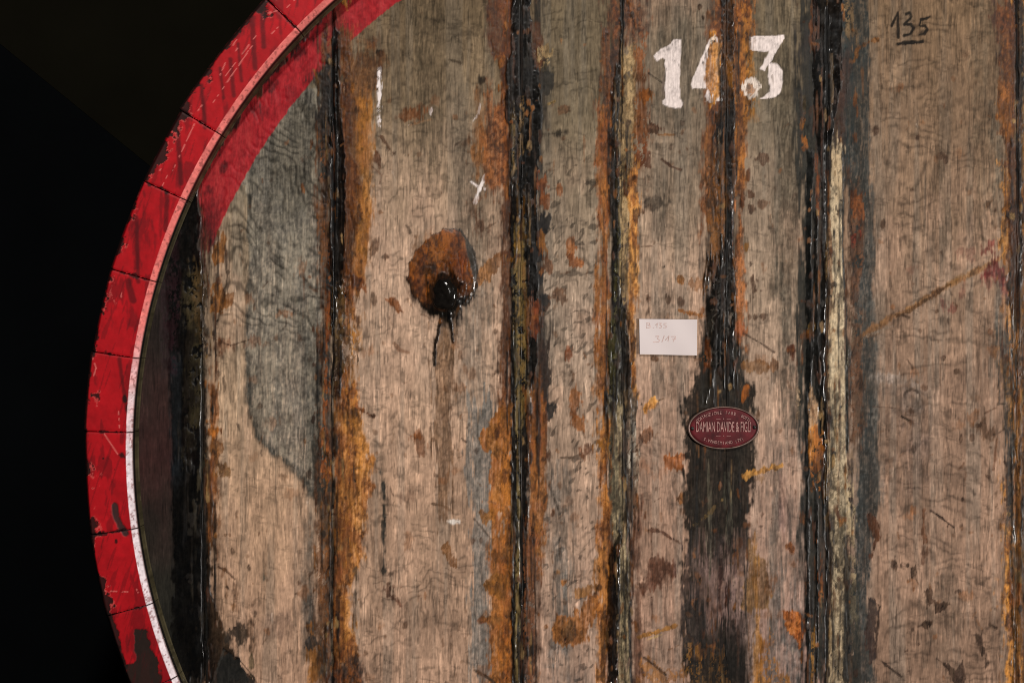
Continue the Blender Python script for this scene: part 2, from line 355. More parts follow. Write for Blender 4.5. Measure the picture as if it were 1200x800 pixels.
blob(298, 400, 8, 6, (118, 72, 44), .6, rg=4, soft=4, w=.5)
blob(252, 560, 10, 22, (66, 38, 24), .6, rg=5, soft=6, br=.3, w=.4)
band([(600, 246, 258), (680, 246, 262), (760, 248, 272)], (92, 72, 54), .6, rg=6, soft=9, w=.6)
blob(278, 742, 13, 16, (34, 30, 26), .8, rg=6, soft=5, g=.3); poly([(256, 772), (268, 764), (282, 778), (300, 800), (302, 812), (250, 812)], (28, 28, 26), .95, rg=1.5, g=.1)
stroke([(262, 760), (280, 772), (298, 794), (306, 812)], 2.2, (16, 14, 13), .9); stroke([(262, 762), (252, 790), (246, 806)], 1.4, (90, 90, 86), .4, rg=1)
band([(560, 235.5, 238.5), (650, 238, 241), (800, 241, 244)], (30, 30, 29), .9, rg=1.2, g=1, h=.9)
stroke([(256, 664), (265, 668), (275, 678)], 3, (92, 62, 42), .85); blob(309, 675, 3, 11, (44, 56, 50), .85, rg=1.5, soft=2.5, w=.4)
blob(291, 665, 2.5, 4, (60, 40, 30), .8); blob(294, 740, 4, 22, (104, 76, 54), .7, a=-8, rg=3, soft=3, w=.6); blob(276, 700, 3, 16, (112, 80, 58), .6, a=-10, rg=3, soft=3, w=.6)
blob(295, 780, 3, 10, (74, 72, 40), .7, rg=2, w=.5); blob(326, 735, 16, 14, (120, 96, 84), .5, rg=5, soft=8, w=.8)

# joint B
band([(40, 376, 392), (150, 372, 392), (250, 374, 390), (420, 374, 390), (560, 372, 390), (800, 366, 390)], (108, 66, 36), .85, rg=4, soft=3, g=.35, h=.5, br=.18, c2=(64, 42, 26), w=.2)
band([(300, 382, 389), (420, 380, 387), (520, 374, 384), (560, 376, 386)], (164, 92, 44), .85, rg=2.5, g=.25, h=.5, br=.2, w=.2)
band([(440, 372, 378), (520, 368, 376), (600, 372, 378)], (40, 46, 42), .8, rg=3, soft=3)
band([(740, 360, 372), (800, 358, 374)], (158, 104, 46), .85, rg=3, w=.3); band([(742, 372, 386), (800, 374, 386)], AMB, .8, rg=4, c2=(40, 36, 30), g=.4, h=.5); blob(366, 752, 8, 9, (48, 52, 54), .9, rg=2.5)
poly([(391, 62), (391, 150), (384, 168), (370, 150), (370, 110), (362, 96), (376, 78)], (22, 18, 14), .88, rg=4, soft=6, g=.4)  # black shadow patch left of the joint, laid on as colour
stroke([(368, 82), (373, 96), (373, 112)], 2.5, (128, 92, 44), .8); blob(372, 100, 3, 8, (96, 70, 34), .6, rg=2)
band([(45, 395, 440), (90, 396, 446), (140, 396, 428), (250, 398, 430), (330, 398, 426), (345, 398, 420)], (112, 70, 32), .9, rg=5, soft=4, w=.35, g=.4, h=.3, var=.35)
band([(118, 418, 437), (190, 420, 437), (250, 418, 436), (340, 412, 428)], (160, 106, 44), .85, rg=4, soft=3, w=.35, g=.3, h=.3, c2=(128, 80, 34))
band([(60, 398, 408), (180, 400, 412), (200, 398, 424), (330, 400, 410)], (84, 44, 20), .8, rg=4, soft=3, w=.25, g=.6, h=.4)
band([(330, 394, 412), (420, 394, 416), (470, 394, 404)], (58, 34, 20), .85, rg=5, soft=3, g=.65, h=.9, br=.2, c2=(110, 64, 32))
band([(380, 408, 422), (420, 410, 418), (470, 408, 416), (530, 406, 420)], (178, 122, 58), .8, rg=4, soft=3, w=.2, g=.3, h=.7, br=.25)
blob(412, 415, 8, 12, (168, 140, 112), .7, rg=5, br=.4, h=.8); blob(414, 482, 6, 5, (206, 178, 148), .7, rg=3, soft=3)
band([(455, 391, 416), (540, 391, 436), (640, 391, 428), (700, 391, 412), (790, 392, 422)], (136, 80, 34), .92, rg=6, soft=3, w=.3, g=.3, h=.5, c2=(160, 106, 46), var=.35)
band([(440, 392, 402), (600, 392, 404), (790, 392, 403)], (112, 66, 40), .7, rg=4, soft=3, w=.3, br=.25)
band([(555, 403, 414), (640, 398, 410), (720, 394, 404)], (92, 46, 26), .6, rg=5, soft=3, br=.4, g=.5)
band([(775, 384, 424), (812, 380, 430)], (40, 34, 32), .9, rg=5, soft=5, c2=(84, 46, 26), g=.5)
band([(-12, 391, 395), (60, 391.5, 395.5), (110, 388, 398), (200, 384, 403), (260, 386, 404), (300, 387, 402), (345, 387, 400), (380, 388, 393)], BLK, .97, rg=2.4, soft=1.6, g=.9, h=.6)
band([(330, 389, 402), (420, 390, 402), (460, 391, 397)], (34, 22, 16), .85, rg=3, g=.8, h=1.0, c2=(74, 58, 36), br=.15)
band([(-12, 389.2, 391.6), (400, 389.4, 392.4), (600, 388.6, 391.6), (812, 388.8, 391.4)], (9, 8, 8), .97, rg=.5, g=.5)
band([(70, 391.5, 393.5), (170, 393, 395.2), (300, 391.6, 394), (440, 391, 393.2)], (36, 35, 34), .8, rg=1, g=1, h=.9)
band([(430, 390.6, 392), (560, 390.4, 391.8), (700, 388.8, 390.2), (790, 389, 390.6)], (196, 172, 140), .55, rg=.7, br=.25)

# board three
stroke([(444.5, 82), (445.5, 112), (444, 148)], 3.4, (226, 216, 214), .95, tx=.15, rg=1.2, br=.05, g=.3)
stroke([(568, 206), (562, 222), (557, 237)], 3.6, (224, 214, 210), .95, tx=.15, rg=1.1); stroke([(552, 213), (559, 218)], 2.2, (220, 208, 204), .9, tx=.15); blob(570, 194, 3, 1.6, (220, 208, 204), .9, tx=.15); blob(568, 221, 2, 2, (214, 200, 196), .9, tx=.15)
stroke([(564, 122), (560, 133), (555, 141)], 2, (214, 202, 196), .7, tx=.15, rg=1.5); blob(505, 131, 2, 3.5, (214, 200, 194), .8, tx=.15, a=25); blob(480, 147, 2.2, 1.8, (210, 196, 190), .85, tx=.15); blob(532, 611, 7, 2.8, (216, 206, 196), .95, tx=.15, rg=.8)
stroke([(480, 147), (505, 140)], 2, (160, 120, 84), .5)
blob(484, 133, 17, 9, (122, 72, 38), .85, a=-12, rg=4, soft=4, w=.4, h=.2); blob(443, 62, 4, 4, (38, 30, 22), .9); blob(440, 70, 12, 9, (104, 66, 36), .6, rg=4, soft=5, w=.5)
stroke([(447, 160), (455, 172), (461, 180)], 4, (74, 48, 32), .85, rg=1.2); blob(441, 186, 5, 8, (96, 54, 30), .85, a=10, rg=2); stroke([(436, 195), (447, 205), (445, 215)], 2, (112, 74, 52), .6)
blob(564, 94, 4, 6, (34, 28, 22), .9, rg=1.5); stroke([(564, 96), (566, 112)], 2.5, (48, 40, 30), .7); stroke([(526, 70), (540, 74)], 3, (56, 44, 32), .7); blob(561, 112, 5, 12, (80, 64, 50), .5, rg=3, soft=4)
blob(564, 259, 6, 18, (84, 54, 38), .8, rg=4, soft=4, w=.4, a=8); blob(552, 246, 7, 12, (98, 66, 46), .65, rg=4, soft=4, w=.5); blob(560, 190, 8, 20, (140, 88, 40), .6, rg=4, soft=5, w=.5)
poly([(449, 349), (463, 348), (470, 356), (472, 366), (467, 367), (459, 360)], (132, 74, 38), .92, rg=1.2, w=.2, h=.3); poly([(412, 322), (424, 326), (433, 342), (430, 346), (414, 334)], (122, 66, 32), .9, rg=2, w=.2, h=.3)
blob(437, 347, 3, 6, (96, 62, 40), .7, a=-20); blob(438, 291, 5, 10, (104, 72, 52), .75, a=12, rg=2.5, w=.4); blob(454, 301, 3, 3, (90, 58, 40), .8); stroke([(462, 402), (468, 410), (478, 413)], 4, (144, 96, 66), .7)
poly([(418, 474), (428, 482), (440, 487), (436, 490), (420, 480)], (120, 66, 36), .85, rg=1.6)
stroke([(448, 553), (449.5, 580), (450, 610), (449, 650), (449, 672)], 5, (50, 50, 46), .95, rg=1.6, soft=3); stroke([(449.5, 560), (450, 640)], 2, (38, 40, 37), .6, rg=1); stroke([(417, 665), (416, 700), (414, 735)], 3.4, (66, 68, 62), .7, rg=1.4, soft=3)
poly([(449, 690), (454, 680), (460, 690), (471, 710), (462, 706), (452, 700)], (92, 56, 40), .85, rg=2, w=.3); blob(461, 687, 6, 2, (120, 76, 56), .6)
blob(491, 518, 7, 12, (138, 86, 52), .75, a=-10, rg=3, w=.5); blob(487, 512, 5, 3, (146, 90, 56), .8); poly([(519, 640), (526, 635), (530, 648), (534, 664), (528, 662), (522, 652)], (138, 90, 46), .85, rg=2, w=.4)
stroke([(506, 590), (518, 592), (528, 598)], 3, (112, 84, 62), .8); blob(478, 582, 9, 9, (130, 96, 78), .5, rg=4, soft=5, w=.7)
band([(398, 509, 534), (500, 508, 531), (600, 514, 530), (612, 516, 526)], (122, 90, 64), .8, rg=1.5, soft=3, rv=3, w=.7)
band([(372, 512, 534), (425, 513, 532)], (112, 86, 64), .75, rg=2, soft=4, w=.7)
stroke([(517, 366), (513, 392), (510, 408), (509, 427)], 3.6, (20, 16, 13), .95, rg=1, g=.9, h=1.0); stroke([(526, 366), (529, 388), (531, 400)], 4, (20, 16, 13), .95, rg=1, g=.9, h=1.0); stroke([(541, 360), (541, 374)], 2, (22, 18, 15), .9, g=.9)
poly([(556, 320), (566, 308), (584, 296), (592, 300), (588, 312), (574, 326), (562, 336), (556, 330)], (148, 96, 46), .8, rg=2, w=.4, g=.2); poly([(566, 302), (580, 300), (590, 290), (592, 284), (598, 300)], (140, 90, 44), .7, rg=3, w=.4)
# resin patch round the bung
pt = [(479, 312), (484, 298), (496, 284), (506, 275), (520, 268), (538, 268), (548, 276), (556, 292), (562, 312), (560, 334), (550, 352), (536, 364), (522, 370), (508, 368), (494, 358), (482, 342), (477, 328)]
poly(pt, (42, 38, 32), .95, rg=1.2, g=.55, h=.4)
pt = [(479, 312), (484, 298), (496, 284), (506, 276), (520, 269), (536, 269), (545, 280), (549, 300), (554, 322), (552, 340), (540, 352), (522, 366), (506, 364), (492, 354), (482, 340), (478, 328)]
poly(pt, (92, 47, 16), .96, rg=.8, soft=2, g=.45, h=.5, c2=(124, 70, 22), w=.12, tr=.03)
hgt += 3.2*np.sqrt(np.clip(1-((X-516)/42)**2-((Y-320)/54)**2, 0, 1))
blob(510, 290, 22, 16, (140, 84, 26), .55, rg=5, soft=12, g=.5, br=.1); blob(536, 312, 12, 24, (108, 50, 16), .6, rg=4, soft=9, g=.6)
blob(504, 314, 10, 7, (34, 22, 14), .85, a=15, rg=3, soft=4, g=.6); blob(486, 336, 8, 14, (70, 32, 14), .6, rg=3, soft=6)
stroke([(480, 330), (488, 350), (502, 362), (520, 369), (540, 358), (554, 340)], 5, (34, 28, 22), .75, rg=1.6, soft=4, g=.6)
blob(522, 346, 22, 30, (15, 13, 10), .96, rg=4, soft=9, g=.85, h=.8); blob(547, 352, 12, 9, (22, 19, 16), .9, a=-35, rg=3, g=.8, h=.6); blob(546, 342, 6, 6, (84, 44, 20), .7, rg=2, g=.6)
stroke([(554, 326), (556, 334), (550, 348), (542, 358)], 2, (120, 84, 50), .5, rg=1.4, g=1, h=.8)

# joint C
BR2 = (96, 50, 22)
band([(-12, 569, 602), (55, 570, 602), (75, 584, 602), (120, 588, 602)], BR2, .93, rg=4, soft=3, g=.45, h=.4, w=.2, var=.35)
band([(112, 568, 600), (175, 566, 600), (205, 570, 600), (232, 572, 600)], (102, 54, 22), .93, rg=4, soft=3, g=.45, h=.4, w=.2, var=.35, c2=(126, 72, 30))
band([(120, 559, 570), (180, 554, 568), (200, 566, 574)], (144, 92, 44), .7, rg=4, soft=5, w=.5); blob(588, 102, 5, 7, (150, 88, 34), .8, rg=3); blob(586, 73, 4, 6, AMB, .7, rg=3)
band([(220, 585, 600), (330, 586, 600), (480, 586, 600)], (92, 50, 24), .93, rg=3, soft=2.5, g=.4, h=.4, c2=(64, 36, 20))
poly([(600, 478), (586, 478), (572, 498), (560, 514), (566, 524), (575, 530), (572, 560), (571, 602), (600, 602)], (158, 100, 40), .93, rg=3, soft=2, w=.3, g=.25, h=.4, c2=(136, 80, 34))
band([(480, 588, 600), (700, 586, 601), (812, 584, 602)], (120, 70, 32), .8, rg=5, soft=3, g=.35, h=.5, br=.12, c2=(150, 96, 40))
band([(598, 578, 602), (680, 576, 602), (812, 574, 602)], (156, 96, 38), .9, rg=5, soft=2.5, w=.3, g=.25, h=.4, c2=(124, 70, 30)); poly([(582, 668), (570, 676), (564, 685), (576, 696), (590, 704), (596, 680)], (152, 100, 44), .9, rg=2, w=.3); blob(566, 727, 6, 3, (156, 80, 50), .8, rg=2); blob(576, 727, 10, 4, (160, 110, 64), .7, rg=2)
poly([(562, 600), (578, 596), (580, 608), (566, 612)], (150, 98, 44), .8, rg=2)
band([(-12, 601, 622), (60, 601, 624), (85, 594, 632), (135, 592, 632), (160, 598, 632), (260, 598, 630), (420, 600, 628), (480, 600, 620), (812, 601, 616)], (14, 13, 12), .97, rg=3, soft=2, g=.8, h=.8, var=.5)
band([(30, 622, 634), (48, 622, 640), (80, 626, 634)], (98, 56, 28), .9, rg=3, g=.4); blob(637, 66, 9, 14, (170, 144, 102), .92, rg=3, br=.15, h=.8, w=.2); blob(640, 93, 9, 17, (34, 32, 27), .9, rg=3, soft=3, g=.3)
stroke([(628, 157), (645, 157), (662, 155)], 5, (30, 27, 23), .8, rg=2, soft=4); stroke([(643, 122), (650, 119)], 3, (170, 140, 86), .8); blob(660, 130, 6, 7, (104, 66, 40), .6, rg=3, a=30)
for xx, y0, y1, cc in [(601, 136, 200, (112, 92, 58)), (610, 134, 176, (140, 110, 70)), (606, 205, 300, (96, 70, 34)), (614, 214, 262, (120, 84, 38))]:
    band([(y0, xx-2.2, xx+2.2), (y1, xx-2.2, xx+2.4)], cc, .85, rg=1.6, soft=1.6, br=.12, h=.7, ry=.1)
band([(262, 603, 616), (300, 602, 615), (400, 604, 616), (470, 605, 617), (520, 604, 613)], (88, 80, 50), .85, rg=3, soft=2.2, br=.12, h=.7, g=.3, c2=(116, 94, 52)); blob(606, 288, 5, 6, (178, 140, 66), .8, rg=2.5, h=.6); blob(612, 278, 5, 5, (170, 126, 60), .8, rg=2.5, h=.6); blob(600, 304, 8, 5, (150, 104, 44), .7, rg=3)
band([(470, 604, 610), (600, 606, 611), (650, 604, 610), (812, 603.5, 610)], (148, 128, 84), .88, rg=1.6, soft=1.6, h=.7, br=.05, w=.1)
for (bx, by, ax, ay) in [(637, 262, 9, 13), (630, 300, 7, 14), (636, 355, 7, 9), (641, 480, 9, 9), (633, 325, 5, 10)]: blob(bx, by, ax, ay, (25, 23, 23), .95, rg=3, g=.35, h=.5)
for (bx, by, ax, ay, cc) in [(635, 214, 7, 13, (126, 66, 30)), (640, 236, 9, 9, (132, 72, 30)), (654, 223, 5, 6, (156, 92, 44)), (670, 289, 5, 9, (160, 94, 42)), (674, 307, 7, 7, (158, 90, 40)), (636, 283, 4, 9, (170, 112, 46)), (641, 312, 6, 9, (112, 70, 42)), (655, 345, 9, 10, (112, 78, 54)), (628, 370, 6, 20, (130, 66, 36)), (666, 414, 4, 7, (142, 76, 40)), (673, 472, 5, 14, (150, 90, 44)), (678, 496, 7, 8, (154, 94, 46)), (687, 528, 7, 9, (112, 68, 42))]:
    blob(bx, by, ax, ay, cc, .85, rg=3, w=.25, h=.3, g=.2)
band([(405, 632, 642), (450, 634, 644), (462, 632, 640)], (44, 28, 20), .9, rg=3, g=.4, h=.4)
band([(462, 618, 634), (520, 618, 640), (600, 618, 638), (640, 618, 640), (680, 617, 634)], (142, 90, 44), .92, rg=4, soft=2.2, w=.25, g=.3, h=.5, c2=(116, 66, 34))
band([(630, 612, 627), (720, 612, 628), (812, 613, 628)], (122, 78, 54), .9, rg=2.5, w=.2, br=.05, h=.4, c2=(92, 56, 36)); band([(660, 628, 634), (720, 628, 636), (770, 627, 632)], (96, 58, 36), .7, rg=3, soft=3)
band([(400, 598.5, 602.5), (600, 600, 606), (630, 604, 610), (660, 600, 602.4), (812, 600, 602)], (16, 14, 12), .9, rg=1.2, g=.6)
band([(620, 610, 613), (700, 610, 613.5), (812, 610.5, 613.5)], (24, 28, 26), .9, rg=1); band([(600, 624, 627), (700, 626.5, 629), (812, 627, 629.5)], (40, 26, 18), .85, rg=1.2)
band([(200, 618, 622), (330, 618, 621), (470, 619, 621.4), (600, 617.6, 620)], (34, 34, 34), .75, rg=1.6, g=1, h=.8, br=.3); band([(430, 619, 620.4), (620, 619, 620.4)], (190, 170, 150), .4, rg=.8, br=.45)  # the pale hairline is glint on the tar, painted in
stroke([(644, 568), (652, 590), (656, 602)], 2.4, (70, 64, 58), .8); stroke([(556, 608), (568, 622), (576, 632)], 2.2, (72, 60, 52), .7); stroke([(556, 785), (570, 792), (580, 800)], 3, (70, 58, 46), .8)
poly([(645, 735), (655, 722), (668, 720), (684, 712), (690, 698), (700, 692), (704, 712), (694, 735), (684, 758), (668, 756), (650, 750)], (148, 92, 38), .9, rg=3, soft=2, w=.3, g=.2, h=.3, c2=(122, 74, 34)); blob(668, 738, 11, 14, (64, 48, 32), .8, rg=4, soft=6); poly([(672, 694), (684, 684), (704, 682), (706, 690), (690, 694), (676, 706)], (158, 108, 56), .8, rg=2.5, w=.4); blob(661, 682, 3.5, 4, (170, 110, 54), .8); blob(653, 670, 2.5, 3, (160, 110, 60), .8)
stroke([(657, 536), (672, 536)], 3, (74, 58, 46), .8)

# joint D
band([(-12, 704, 762), (38, 706, 758), (55, 706, 745)], (74, 38, 18), .92, rg=5, soft=4, g=.45, h=.4, w=.2, c2=(100, 56, 26), var=.35)
band([(40, 705, 727), (130, 706, 724), (150, 708, 722)], (60, 34, 18), .93, rg=3, soft=3, g=.5, h=.4, w=.15, c2=(92, 52, 24))
band([(125, 700, 718), (200, 698, 718), (280, 700, 716), (345, 698, 716), (460, 697, 714), (470, 702, 714)], (142, 88, 38), .92, rg=4, soft=2.5, g=.35, h=.5, w=.2, c2=(112, 62, 28))
band([(50, 726, 746), (160, 722, 744), (205, 722, 742), (330, 724, 736)], (140, 116, 82), .93, rg=2.5, soft=2.2, h=.7, w=.15, c2=(160, 134, 96), br=.02)
band([(45, 744, 756), (130, 744, 758), (165, 744, 758), (205, 740, 754)], (118, 66, 32), .85, rg=4, soft=3, w=.3, br=.15, h=.3); blob(755, 112, 6, 8, (160, 96, 42), .8, rg=3)
poly([(752, 140), (765, 145), (780, 148), (778, 156), (760, 152)], (92, 56, 38), .85, rg=2.5); stroke([(772, 158), (789, 158)], 3, (150, 104, 60), .8); blob(753, 182, 9, 12, (98, 52, 32), .8, rg=4, br=.15, w=.3)
stroke([(776, 187), (786, 195), (797, 199)], 3.4, (72, 46, 34), .9); stroke([(760, 86), (770, 93), (776, 97)], 2, (48, 40, 34), .85); blob(768, 238, 10, 7, (66, 58, 50), .8, rg=4, soft=4, w=.4); stroke([(752, 289), (764, 288)], 2, (92, 64, 46), .7); blob(775.5, 313.5, 1.6, 2, (30, 24, 20), .9)
band([(200, 734, 747), (260, 736, 750), (330, 736, 748), (420, 734, 746), (470, 738, 748)], (150, 92, 38), .92, rg=3, soft=2.2, g=.4, h=.8, c2=(182, 130, 68), w=.1); blob(747, 254, 6, 9, (84, 48, 26), .85, rg=3)
band([(300, 725, 736), (400, 728, 740)], (170, 142, 96), .6, rg=3, br=.3, h=.5)
band([(-12, 726, 731), (70, 725, 730), (100, 719, 726), (205, 717, 723), (215, 716, 725), (330, 717, 725), (370, 718, 734), (405, 714, 738), (480, 714, 738), (500, 716, 734)], (17, 16, 13), .96, rg=2.4, soft=1.8, g=.75, h=.6, var=.5)
band([(225, 724, 727), (300, 724, 729), (400, 714, 724), (470, 714, 722)], (88, 84, 50), .65, rg=3, br=.25, h=.6); poly([(730, 474), (738, 462), (750, 474), (742, 482)], (14, 13, 12), .95, rg=2, g=.7)
band([(478, 713, 730), (600, 712, 731), (660, 722, 738), (812, 724, 738)], (122, 110, 84), .93, rg=3, soft=2, h=.9, c2=(156, 138, 106), w=.1, var=.35)
band([(476, 712, 718), (540, 713, 720), (590, 710, 718)], (34, 36, 28), .7, rg=3.5, br=.25, soft=3); blob(728, 520, 5, 16, (52, 42, 32), .6, rg=3)
band([(465, 734, 746), (505, 733, 746), (550, 734, 747), (610, 736, 746)], (124, 106, 88), .85, rg=3, h=.6, c2=(84, 64, 48)); band([(502, 733, 744), (552, 734, 746)], (196, 186, 170), .85, rg=3, br=.22, h=.8)
band([(480, 730.5, 733), (600, 732, 734.5), (640, 738, 741), (690, 740, 743), (720, 735, 739), (812, 740, 743)], (16, 14, 13), .95, rg=1.3, g=.5); band([(670, 729, 731.5), (760, 732, 735), (812, 731, 734)], (20, 18, 15), .85, rg=1.2)
band([(500, 700, 712), (560, 701, 712), (640, 700, 720), (812, 700, 716)], (136, 80, 34), .9, rg=4, soft=2.5, w=.3, g=.25, h=.4, c2=(160, 104, 48)); blob(705, 520, 8, 7, (178, 120, 48), .85, rg=2.5); blob(705, 668, 9, 28, (174, 118, 62), .75, rg=3, soft=4, w=.4)
band([(628, 722, 728), (655, 716, 726), (690, 712, 725), (812, 711, 724)], (13, 12, 12), .96, rg=2.6, soft=1.6, g=.95, h=1.6, var=.5); band([(740, 705, 712), (812, 704, 712)], (96, 70, 44), .7, rg=3, br=.2)
band([(600, 741, 750), (700, 742, 752), (812, 742, 750)], (98, 58, 40), .75, rg=4, soft=3, w=.3)
# board five
poly([(757, 665), (760, 650), (772, 648), (786, 656), (792, 676), (780, 672), (770, 692), (758, 694), (750, 684)], (92, 54, 38), .8, rg=4, soft=3, w=.4); blob(774, 672, 14, 18, (98, 60, 42), .6, rg=5, soft=4, w=.4)
stroke([(761, 620), (774, 622), (786, 630), (797, 636)], 3.2, (84, 54, 40), .9, rg=1, h=.5); stroke([(763, 622), (764, 650)], 2, (88, 60, 46), .8); stroke([(764, 700), (764, 735)], 2.2, (76, 50, 40), .7)
stroke([(748, 746), (770, 740), (794, 732)], 4.4, (164, 116, 58), .9, rg=1, h=.6, g=.3); stroke([(756, 750), (775, 743)], 1.4, (222, 186, 120), .6, rg=.8)
poly([(776, 536), (788, 530), (802, 532), (804, 546), (794, 552), (780, 548)], (168, 96, 44), .9, rg=2.5, w=.35, h=.2); stroke([(754, 545), (768, 556), (782, 546)], 9, (156, 104, 72), .45, rg=4, soft=5, w=.7)
poly([(753, 480), (760, 468), (768, 465), (772, 470), (764, 478), (756, 484)], (176, 116, 44), .92, rg=1.6, g=.6, h=.9, c2=(204, 150, 80)); stroke([(772, 469), (777, 467)], 2, (80, 52, 30), .8); blob(767, 420, 5, 4, (118, 78, 48), .85, rg=1.2); blob(758, 508, 5, 8, (130, 78, 44), .75, rg=3, a=20)
blob(797, 328, 4, 5, (150, 98, 50), .85, rg=2); blob(818, 333, 8, 6, (134, 88, 50), .75, rg=3.5, w=.4); stroke([(797, 364), (812, 368), (825, 371)], 4.5, (140, 88, 44), .85, rg=1.4); blob(783, 351, 3, 4, (88, 66, 52), .8); blob(798, 354, 2.5, 4, (96, 70, 54), .8)
blob(797, 583, 4, 6, (158, 100, 48), .8, rg=2); blob(812, 565, 4, 9, (128, 88, 54), .8, a=30, rg=2); stroke([(802, 682), (815, 680)], 3.4, (132, 86, 44), .85)
poly([(752, 780), (760, 770), (776, 786), (800, 782), (806, 760), (812, 770), (808, 796), (770, 800)], (148, 98, 46), .75, rg=4, br=.15, w=.3, h=.3); stroke([(755, 770), (768, 780), (780, 790)], 3, (70, 50, 36), .85)

# joint E with its tarry wash
chp = [(824, 392), (868, 392), (872, 440), (884, 462), (886, 540), (879, 600), (878, 640), (866, 664), (862, 700), (872, 720), (880, 740), (880, 812), (806, 812), (800, 760), (798, 700), (804, 640), (802, 560), (803, 500), (800, 470), (814, 452), (820, 430)]
poly(chp, (26, 25, 21), .95, rg=3.5, soft=5, w=.7, var=.3)
band([(640, 814, 872), (690, 804, 874), (745, 812, 870)], (140, 114, 106), .9, rg=8, soft=10, rv=7, w=.8, ry=.5)
for (xx, y0, y1, cc, op) in [(832, 560, 690, (106, 100, 84), .75), (854, 575, 650, (98, 96, 80), .6), (812, 640, 730, (120, 104, 92), .4), (846, 676, 742, (50, 24, 22), .8), (858, 660, 700, (60, 22, 24), .7), (826, 680, 720, (60, 36, 28), .6), (866, 640, 680, (140, 116, 106), .5), (876, 720, 790, (126, 106, 96), .7), (818, 470, 700, (24, 24, 20), .5), (842, 520, 640, (20, 21, 18), .6), (866, 480, 640, (26, 26, 22), .5)]:
    band([(y0, xx-3, xx+2.5), (y1, xx-2, xx+2.5)], cc, op, rg=2, soft=3, rv=2.5, ry=.08, w=.6)
band([(738, 832, 868), (812, 828, 872)], (26, 25, 23), .75, rg=5, soft=6, rv=4, w=.5); band([(700, 802, 826), (770, 802, 830)], (28, 28, 26), .8, rg=4, soft=6, rv=3, w=.5)
blob(822, 762, 10, 10, (90, 60, 40), .7, rg=5, br=.2); band([(760, 806, 850), (812, 806, 860)], (138, 98, 50), .6, rg=6, br=.45, soft=3, h=.3); stroke([(814, 614), (828, 604), (844, 586)], 2.4, (140, 116, 70), .6, rg=1.5, br=.2)
stroke([(872, 558), (884, 553), (900, 550), (916, 545)], 6, (150, 104, 50), .9, rg=1.6, h=.6, g=.25, c2=(176, 130, 70)); blob(894, 561, 6, 4, (150, 112, 70), .6, rg=3)
poly([(878, 632), (886, 648), (898, 660), (904, 690), (898, 712), (880, 716), (868, 712), (870, 690), (876, 668)], (128, 94, 52), .82, rg=2.5, soft=2.5, w=.5); band([(640, 883, 887), (720, 884, 890), (812, 880, 894)], (156, 110, 58), .8, rg=2, soft=2, w=.4, ry=.1)
band([(748, 890, 905), (790, 886, 920), (812, 884, 925)], (154, 104, 48), .8, rg=5, br=.15, w=.3, h=.3)
poly([(917, 716), (928, 714), (946, 726), (944, 748), (938, 756), (926, 742)], (152, 84, 38), .95, rg=2, w=.25, h=.5, c2=(174, 106, 54)); blob(926, 641, 6, 6, (150, 88, 46), .88, rg=2); blob(941, 606, 4, 8, (150, 90, 48), .85, rg=2.5)
band([(-12, 838, 886), (50, 834, 884), (60, 840, 876)], (88, 48, 20), .92, rg=4, soft=4, g=.4, h=.3, w=.25, c2=(124, 74, 30), var=.35)
band([(30, 826, 850), (110, 828, 848), (180, 824, 842), (270, 820, 836)], (116, 66, 28), .9, rg=4, soft=3, g=.35, h=.4, w=.2, c2=(84, 46, 20))
band([(0, 860, 884), (110, 856, 878), (180, 858, 874), (235, 858, 870)], (108, 62, 26), .9, rg=4, soft=3, g=.35, h=.5, w=.2, c2=(150, 94, 36)); band([(20, 872, 884), (70, 870, 882), (140, 876, 886)], (156, 104, 40), .8, rg=4, soft=3, br=.1, w=.2)
# white stencilled number, under the resin that has run down the joint
WH = (210, 197, 192)
one = [(790, 46), (797.5, 47), (797, 88), (796.5, 116), (800.5, 121), (797.5, 126), (790, 127), (776, 122.5), (776, 118), (779.5, 116), (780, 70), (777.5, 68), (770, 72), (765.5, 66), (776, 57), (784, 53)]
three_a = [(878, 43), (919, 41), (919.5, 46), (896, 83), (890.5, 81), (900.5, 61), (878, 59)]
three_b = [(901, 75), (910, 74), (916, 82), (918, 95), (914, 110), (905, 115.5), (890, 116), (897, 113), (901, 108), (900.5, 88)]
four = [(826, 57), (831, 46), (840, 44), (844, 60), (846, 119), (828, 119), (827, 113), (829, 104), (812, 104), (810, 99), (817, 80)]
for p in (one, three_a, three_b, four): poly(p, WH, .97, rg=.55, soft=1.0, h=.35, w=.10, tx=.16, tr=.05)
poly([(869, 104), (873, 94), (882, 90), (890, 92), (891, 103), (889, 113), (880, 115), (872, 112)], (208, 194, 182), .95, rg=1.6, h=.6, w=.1, tx=.3)
blob(880, 104, 6, 6, (176, 116, 56), .8, rg=3, br=.15); stroke([(905, 88), (906, 105)], 1.4, (150, 130, 116), .6, rg=.6)
put(win(776, 800, 80, 112, 0), sm((clumpv[win(776, 800, 80, 112, 0)]-0.6)/.06), (150, 136, 130), .7, w=.4)
band([(43, 834, 846), (60, 830, 846), (100, 829, 846), (120, 834, 846)], (150, 96, 32), .95, rg=2.6, soft=1.6, g=.4, h=.8, c2=(172, 118, 48), w=.1); stroke([(834, 50), (828, 62), (824, 74)], 2, (92, 66, 40), .6, rg=1.2, br=.2)
stroke([(829, 58), (832, 47), (838, 44)], 2.4, (220, 206, 190), .7, tx=.15, rg=1); poly([(827, 113), (831, 108), (833, 119), (828, 119)], WH, .9, rg=1.2)
band([(45, 868, 880), (62, 868, 880)], (176, 120, 50), .7, rg=3, soft=3, g=.3, w=.2)
